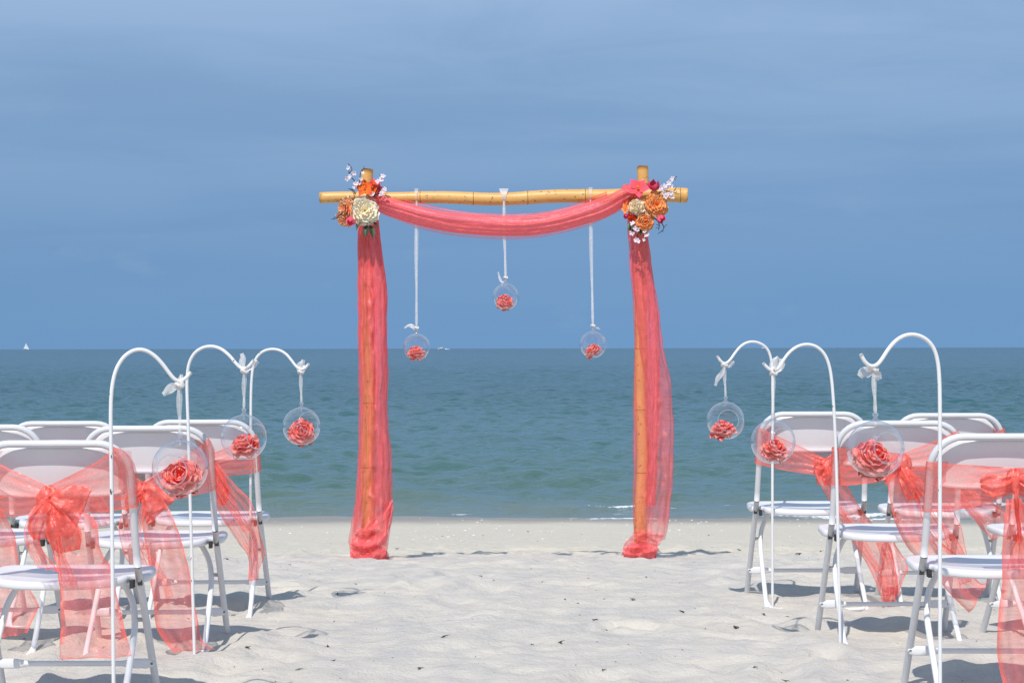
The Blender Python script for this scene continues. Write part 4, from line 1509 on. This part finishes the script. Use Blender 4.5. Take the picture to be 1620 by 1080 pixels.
PARTS = chair_parts()
CG = 'white folding chairs in rows'
CHAIRS = {   # centre x, depth, lift, yaw degrees, label
    'A': (-1.251, 5.30, -0.003, 0.0, 'white folding chair at the front, its bow tail hanging straight down'),
    'B': (-1.208, 6.39, -0.008, 1.0, 'white folding chair whose bow tail pools on the sand by a hook foot'),
    'C': (-1.782, 6.43, -0.005, 2.0, 'white folding chair cut by the picture edge, second row behind the straight bow'),
    'D': (-1.189, 7.36, -0.025, 0.0, 'white folding chair near the arch with a coral tail blowing past its leg'),
    'E': (-1.687, 7.25, -0.025, 1.5, 'white folding chair mostly hidden, third row behind the straight hanging bow'),
    'F': (1.387, 5.45, 0.004, -1.0, 'white folding chair closest to the tallest hook, cut by the picture edge'),
    'G': (1.300, 6.50, 0.0, 0.0, 'white folding chair behind the globe of the tallest hook'),
    'H': (1.905, 6.52, 0.0, 7.0, 'white folding chair showing only a corner at the far end of the second row'),
    'I': (1.180, 7.55, -0.005, 0.0, 'white folding chair by the aisle nearest the arch on the pink orchid side'),
    'J': (1.700, 7.50, -0.010, -1.0, 'white folding chair seen over the shoulder of two others, outer third row'),
}
for key, (cx, cd, dz, yaw, lab) in CHAIRS.items():
    base = empty('folding_chair', (cx, cd, dz), rz=R(yaw))
    tag(base, lab, 'chair', CG)
    made = []
    for nm, me, par in PARTS:
        made.append(link_obj(nm, me, base if par is None else made[par]))

# ------------------------------------------------------------------ organza bows


def wing(parent, cx, cd, dz, side, knot, zt, zb, seed, ztop_knot=0.035, dens0=0.33, over=0.0):
    """band from the chair's side to the knot, wrapping round the tube"""
    nu, nv = 46, 26
    V = np.linspace(0, 1, nv)
    V[1], V[-2] = 0.012, 0.988
    U, VV = np.meshgrid(np.linspace(0, 1, nu), V, indexing='ij')
    kx, ky, kz = knot
    # plan path: front of the panel side -> round the tube -> towards the knot
    zz_t = zt + (kz + ztop_knot - zt) * np.clip((U - 0.12) / 0.88, 0, 1) ** 1.05
    zz_b = zb + (kz - 0.035 - zb) * np.clip((U - 0.12) / 0.88, 0, 1) ** 1.3 - 0.012 * np.sin(np.pi * U)
    Z = zz_t * (1 - VV) + zz_b * VV
    zc = np.clip(Z - dz - 0.6565, 0, 0.086)
    xo = cx + side * (0.0175 + 0.119 + np.sqrt(0.088 ** 2 - zc ** 2) + 0.016 * np.clip((0.62 - Z) / 0.62, 0, 1))
    lean = ytube(Z)
    a = np.clip(U / 0.22, 0, 1) * np.pi
    Xs = np.where(U < 0.22, xo - side * 0.017 + side * 0.0165 * np.sin(a), 0)
    Ys = np.where(U < 0.22, lean + 0.0165 * np.cos(a), 0)
    w = np.clip((U - 0.22) / 0.78, 0, 1)
    Xr = (xo - side * 0.017) * (1 - w) + kx * w
    Yr = (lean - 0.0165) * (1 - w) + (ky + 0.01) * w - 0.006 * np.sin(np.pi * w)
    X = np.where(U < 0.22, Xs, Xr)
    Y = np.where(U < 0.22, cd + Ys, np.where(w > 0, cd + (lean - 0.0165) * (1 - w) + (ky - cd + 0.01) * w - 0.006 * np.sin(np.pi * w), 0))
    fo = np.sin(VV * 15 + seed + 2 * perlin(U * 2, VV * 2, seed)) * 0.5 + perlin(VV * 5 + seed, U * 3, seed + 3)
    Y = Y - np.abs(0.006 * fo) * np.clip(w * 3, 0, 1)
    width = (zz_t - zz_b)
    gather = np.clip(0.16 / (width + 0.01), 0.8, 3)
    sl = np.abs(np.gradient(fo, axis=1))
    de = dens0 * gather ** 0.85 * (0.8 + 0.9 * sl) * (1 + 0.35 * perlin(U * 3, VV * 4, seed + 9))
    e_ = np.minimum(VV, 1 - VV) * width
    de = np.where(e_ < 0.0022, np.maximum(de, 0.62), de)
    return cloth('band', np.stack([X, Y, Z + dz * 0], -1), np.clip(de, 0.1, 0.78), M['organza'], parent)


def knot_mesh(parent, c, r, seed):
    n, mth = 20, 26
    U, T = np.meshgrid(np.linspace(0.02, 0.98, n), np.linspace(0, 2 * np.pi, mth, endpoint=False), indexing='ij')
    s = np.sin(U * np.pi)
    k = 1 + 0.30 * perlin(np.cos(T) * 2 + seed, np.sin(T) * 2 + U * 3, seed) + 0.14 * np.sin(5 * T + U * 6)
    P = np.stack([c[0] + r * s * np.cos(T) * k, c[1] - 0.005 + 0.65 * r * s * np.sin(T) * k, c[2] + 1.15 * r * np.cos(U * np.pi) * k], -1)
    cloth('knot', P, np.full((n, mth), 0.55), M['organza'], parent, True)


def front_band(parent, cx, cd, zt, zb, seed):
    nu, nv = 34, 10
    U, VV = np.meshgrid(np.linspace(-1, 1, nu), np.linspace(0, 1, nv), indexing='ij')
    Z = zt * (1 - VV) + zb * VV + 0.006 * perlin(U * 3, VV * 2, seed)
    X = cx + U * 0.2085
    Y = cd + ytube(Z) + 0.0185 + 0.012 * (1 - U ** 4) + 0.004 * perlin(U * 4, VV * 3, seed + 2)
    cloth('front_band', np.stack([X, Y, Z], -1), np.full((nu, nv), 0.26), M['organza'], parent)


BOWG = 'coral organza bows on the chair backs'
BOWS = {
    'A': dict(knot=(76, 789), zt=(.725, .745), zb=(.555, .575), label='coral organza bow with a broad tail hanging straight down the closest chair',
              loops=[[(70, 786, 80, 796), (98, 770, 90, 822), (128, 768, 104, 850), (145, 775, 116, 846)],
                     [(66, 786, 84, 796), (50, 808, 98, 806), (45, 835, 102, 832), (54, 853, 92, 850)],
                     [(78, 800, 92, 800), (74, 840, 120, 830), (84, 868, 128, 850), (96, 875, 126, 868)]],
              tails=[[(75, 800, 110, 796), (72, 840, 150, 826), (82, 880, 158, 868), (92, 915, 176, 905), (95, 970, 188, 962), (93, 1043, 208, 1037)],
                     [(64, 796, 84, 800), (40, 828, 68, 830), (42, 865, 64, 862), (58, 896, 92, 904)],
                     [(86, 842, 96, 842), (92, 880, 104, 880), (94, 900, 116, 902), (98, 925, 122, 925)]]),
    'B': dict(knot=(226, 779), zt=(.705, .715), zb=(.545, .545), label='coral organza bow whose long tail touches the sand',
              loops=[[(222, 772, 226, 788), (240, 765, 230, 815), (262, 781, 236, 828), (277, 791, 252, 812)],
                     [(224, 774, 227, 786), (206, 782, 212, 800), (197, 792, 200, 808)]],
              tails=[[(224, 788, 255, 784), (226, 830, 277, 822), (236, 890, 297, 885), (244, 950, 306, 940), (247, 985, 315, 985), (258, 1008, 322, 1012), (276, 1030, 341, 1026)],
                     [(222, 800, 232, 800), (213, 850, 224, 848), (236, 890, 250, 890), (256, 925, 268, 922), (262, 946, 275, 944)],
                     [(205, 792, 222, 790), (190, 820, 216, 815), (188, 845, 215, 840), (197, 878, 226, 876), (215, 905, 240, 905)]]),
    'C': dict(knot=(-38, 775), zt=(.70, .70), zb=(.545, .545), label='coral organza bow partly cut off by the picture edge in the second row',
              loops=[], tails=[[(-44, 790, -8, 788), (-34, 850, 22, 840), (-22, 900, 30, 888), (-12, 950, 62, 955), (-4, 985, 60, 962), (4, 1008, 44, 1000)],
                               [(-8, 805, 4, 803), (-10, 830, 0, 826), (-12, 850, -2, 846)]]),
    'D': dict(knot=(321, 738), zt=(.70, .70), zb=(.56, .56), label='coral organza bow whose tail blows past a front chair leg toward the arch',
              loops=[[(322, 733, 330, 746), (337, 733, 342, 788), (353, 752, 352, 800), (362, 775, 361, 790)]],
              tails=[[(324, 740, 340, 735), (334, 785, 360, 762), (352, 822, 374, 802), (379, 862, 396, 850), (392, 882, 408, 890), (392, 919, 409, 916)],
                     [(330, 734, 345, 733), (352, 775, 370, 765), (379, 812, 398, 795), (399, 852, 411, 845), (410, 900, 420, 876)],
                     [(330, 742, 336, 742), (345, 780, 352, 778), (368, 815, 376, 812), (384, 840, 394, 838)]]),
    'E': dict(knot=(97, 736), zt=(.69, .69), zb=(.56, .56), label='coral organza bow glimpsed behind the closest chair in the third row',
              loops=[], tails=[[(92, 742, 108, 742), (118, 780, 150, 770), (135, 812, 172, 800), (148, 835, 182, 828)],
                               [(86, 745, 96, 745), (70, 800, 92, 800), (66, 850, 95, 850)]]),
    'F': dict(knot=(1606, 760), zt=(.675, .675), zb=(.535, .535), label='coral organza bow with round loops beside the tallest hook, cut by the picture edge',
              loops=[[(1600, 752, 1606, 766), (1582, 751, 1576, 785), (1562, 750, 1560, 782), (1550, 757, 1553, 774)],
                     [(1606, 752, 1612, 766), (1630, 748, 1632, 790), (1655, 752, 1652, 786), (1662, 762, 1660, 776)]],
              tails=[[(1592, 790, 1616, 788), (1588, 830, 1628, 828), (1586, 880, 1640, 878), (1584, 930, 1650, 930), (1577, 990, 1656, 990), (1580, 1040, 1662, 1040), (1588, 1092, 1670, 1088)],
                     [(1602, 772, 1612, 772), (1606, 810, 1614, 810), (1608, 845, 1618, 846), (1600, 868, 1630, 866), (1592, 900, 1640, 902)]]),
    'G': dict(knot=(1427, 734), zt=(.665, .725), zb=(.54, .54), label='coral organza bow behind the tallest hook with tails blown sideways to a pointed end',
              loops=[[(1421, 727, 1431, 742), (1411, 724, 1408, 760), (1404, 735, 1400, 768)],
                     [(1420, 738, 1436, 738), (1422, 760, 1450, 752), (1430, 782, 1464, 770), (1436, 792, 1456, 788)]],
              tails=[[(1402, 745, 1440, 745), (1408, 790, 1455, 780), (1418, 830, 1463, 825), (1440, 870, 1490, 858), (1468, 895, 1526, 886), (1500, 935, 1552, 922), (1534, 969, 1569, 914)],
                     [(1425, 748, 1440, 748), (1448, 790, 1462, 780), (1468, 830, 1484, 820), (1488, 860, 1512, 850), (1504, 885, 1530, 884), (1518, 926, 1538, 918)],
                     [(1478, 800, 1502, 795), (1492, 840, 1520, 832), (1500, 870, 1530, 880)]]),
    'H': dict(knot=(1702, 762), zt=(.68, .68), zb=(.545, .545), label='coral organza bow on the chair beyond the picture edge', loops=[], tails=[[(1690, 770, 1712, 770), (1680, 850, 1725, 850), (1685, 930, 1740, 930)]]),
    'I': dict(knot=(1307, 739), zt=(.70, .70), zb=(.555, .555), label='coral organza bow with a tail sweeping under the next chair, row nearest the arch',
              loops=[[(1300, 732, 1312, 744), (1290, 726, 1300, 756), (1286, 738, 1294, 768)],
                     [(1302, 738, 1316, 738), (1300, 755, 1322, 752), (1304, 768, 1318, 766)]],
              tails=[[(1288, 742, 1318, 736), (1296, 764, 1337, 763), (1312, 792, 1357, 797), (1328, 818, 1380, 827), (1346, 852, 1404, 853), (1370, 890, 1414, 884), (1390, 935, 1421, 925), (1396, 957, 1414, 955)],
                     [(1385, 856, 1408, 848), (1394, 884, 1428, 878), (1392, 910, 1437, 896), (1397, 948, 1421, 940)],
                     [(1318, 800, 1330, 798), (1344, 838, 1358, 835), (1364, 872, 1378, 870), (1386, 905, 1396, 903)]]),
    'J': dict(knot=(1500, 730), zt=(.70, .70), zb=(.55, .55), label='coral organza bow with a tail slanting behind the closest right chair back',
              loops=[], tails=[[(1494, 738, 1510, 736), (1512, 785, 1545, 778), (1545, 825, 1590, 808), (1570, 855, 1606, 838)],
                               [(1495, 740, 1505, 740), (1520, 792, 1530, 790), (1550, 830, 1562, 826)]]),
}
BOWS['J']['label'] = 'coral organza bow with a tail slanting past the outer chair of the third row'
for bi, (key, bw) in enumerate(BOWS.items()):
    cx, cd, dz, yaw, _ = CHAIRS[key]
    kx, ky = bw['knot']
    dk = cd - 0.175
    kp = at(kx, ky, dk)
    e = tag(empty('organza_bow', kp), bw['label'], 'bow', BOWG)
    for side, i in ((-1, 0), (1, 1)):
        wing(e, cx, cd, dz, side, kp, bw['zt'][i] + dz, bw['zb'][i] + dz, 3 + bi * 2 + i)
    front_band(e, cx, cd, min(bw['zt']) + dz, min(bw['zb']) + dz, 40 + bi)
    knot_mesh(e, kp, 0.027, bi + 2)
    for li, lp in enumerate(bw['loops']):
        pair_sheet('loop', lp, dk - 0.012 - 0.006 * li, e, 5 + bi * 3 + li, 34, 20, 0.40, 0.008, double=True, bulge=0.030, dmax=0.66)
    for ti, tl in enumerate(bw['tails']):
        wide = max(abs(p[2] - p[0]) + abs(p[3] - p[1]) for p in tl) * dk / FPX
        pair_sheet('tail', tl, dk - 0.030 - 0.009 * ti, e, 7 + bi * 5 + ti, 70, 24, 0.31, min(0.020, 0.13 * wide), npl=2.0 + 0.6 * (ti % 2), dmax=0.66)

# ------------------------------------------------------------------ bits on the sand


def px_ground(px, py):
    """where the view ray through a photo point meets the sand"""
    lo, hi = 3.5, 17.0
    for dd in np.linspace(lo, hi, 700):
        p = at(px, py, dd)
        if p[2] <= float(ground_z(p[0], p[1])):
            break
    return p


def weed_mesh(seed):
    rs = random.Random(seed)
    mb = MB()
    for k in range(rs.randint(2, 4)):
        a = rs.uniform(0, 3.14)
        L = rs.uniform(0.010, 0.022)
        c = np.array((rs.uniform(-.006, .006), rs.uniform(-.006, .006), 0.004))
        dv = np.array((math.cos(a), math.sin(a) * 0.7, rs.uniform(-.1, .45)))
        side = np.array((-dv[1], dv[0], 0))
        p = spline(np.array([c - dv * L, c + side * L * rs.uniform(-.3, .3) + (0, 0, .003), c + dv * L]), 8)
        mb.tube(p, np.array([.0008, .0024, .003, .0032, .003, .0026, .0016, .0006]) * rs.uniform(.7, 1.2), 6, flat=0.5)
    return mb.me('seaweed_scrap', M['weed'])


WEEDS = [weed_mesh(i) for i in range(6)]
SPOTS = [(627, 869, 1.3), (760, 915, 1.0), (893, 949, .9), (1001, 951, 1.4), (931, 918, .8), (941, 985, 1.2), (1080, 969, 1.1), (888, 1021, 1.5), (703, 1009, 1.2), (842, 1019, .9),
         (960, 1002, .9), (1164, 995, 1.5), (665, 1060, 1.1), (955, 1063, .8), (836, 841, 1.2), (1121, 847, 1.3), (920, 845, .9), (1263, 880, 2.0), (1298, 872, 1.2), (1168, 872, 1.6),
         (358, 886, 1.7), (458, 897, 1.0), (528, 882, 1.0), (392, 1030, 1.1), (518, 1024, .9), (528, 1045, .9), (472, 1061, 1.0), (563, 925, .9), (1210, 973, 1.3), (1306, 1047, 1.1),
         (1244, 1075, 1.1), (1195, 1065, .8), (535, 941, 1.0), (370, 977, 1.2), (340, 979, 1.0), (764, 847, .8), (700, 848, .8), (1022, 915, .8), (1246, 980, .8)]
for i, (px, py, sz) in enumerate(SPOTS):
    p = px_ground(px, py)
    o = link_obj('seaweed_scrap', WEEDS[i % 6])
    o.location = (p[0], p[1], gz_at(p[0], p[1]) - 0.001)
    o.rotation_euler = (0, 0, (i * 2.4) % 6.28)
    o.scale = (sz * 0.72, sz * 0.72, sz * 0.72)
    lab = {0: 'dark curl of seaweed beside the bunched hem of the cream flower post',
           17: 'largest dark clump of seaweed, behind the legs of the back row chair',
           20: 'dark clump of seaweed on the sand beyond the second row chair leg'}.get(i, 'small dark scrap of dried seaweed on the open white sand')
    tag(o, lab, 'seaweed', 'seaweed scraps strewn on the sand')

# finer crumbs of weed and shell, too many to count
def crumbs(name, n, mat, size, ylo, yhi, label, seed, dens=None):
    r_ = np.random.default_rng(seed)
    V, F = [], []
    k = 0
    tries = 0
    while k < n and tries < n * 6:
        tries += 1
        y = r_.uniform(ylo, yhi)
        x = r_.uniform(-0.45, 0.45) * y
        s = size * r_.uniform(.4, 1.3)
        a = r_.uniform(0, 6.28)
        z = gz_at(x, y)
        base = np.array([(1, 0, 0), (-.3, .55, 0), (-.9, -.1, 0), (-.1, -.6, 0), (0, 0, .45)]) * s * np.array((1, r_.uniform(.3, 1), 1))
        ca, sa = math.cos(a), math.sin(a)
        v = np.column_stack([base[:, 0] * ca - base[:, 1] * sa + x, base[:, 0] * sa + base[:, 1] * ca + y, base[:, 2] + z])
        V.append(v)
        q = k * 5
        F += [(q, q + 1, q + 4), (q + 1, q + 2, q + 4), (q + 2, q + 3, q + 4), (q + 3, q, q + 4)]
        k += 1
    o = link_obj(name, mesh(name, np.concatenate(V), F, mat, False))
    tag(o, label, 'debris', kind='stuff')


crumbs('seaweed_crumbs', 900, M['weed'], 0.0056, 4.2, 13.5, 'tiny dark specks of weed scattered over the sand', 1)
crumbs('shell_crumbs', 380, M['shell'], 0.013, 13.2, 17.1, 'broken white shell bits along the tide line', 2)
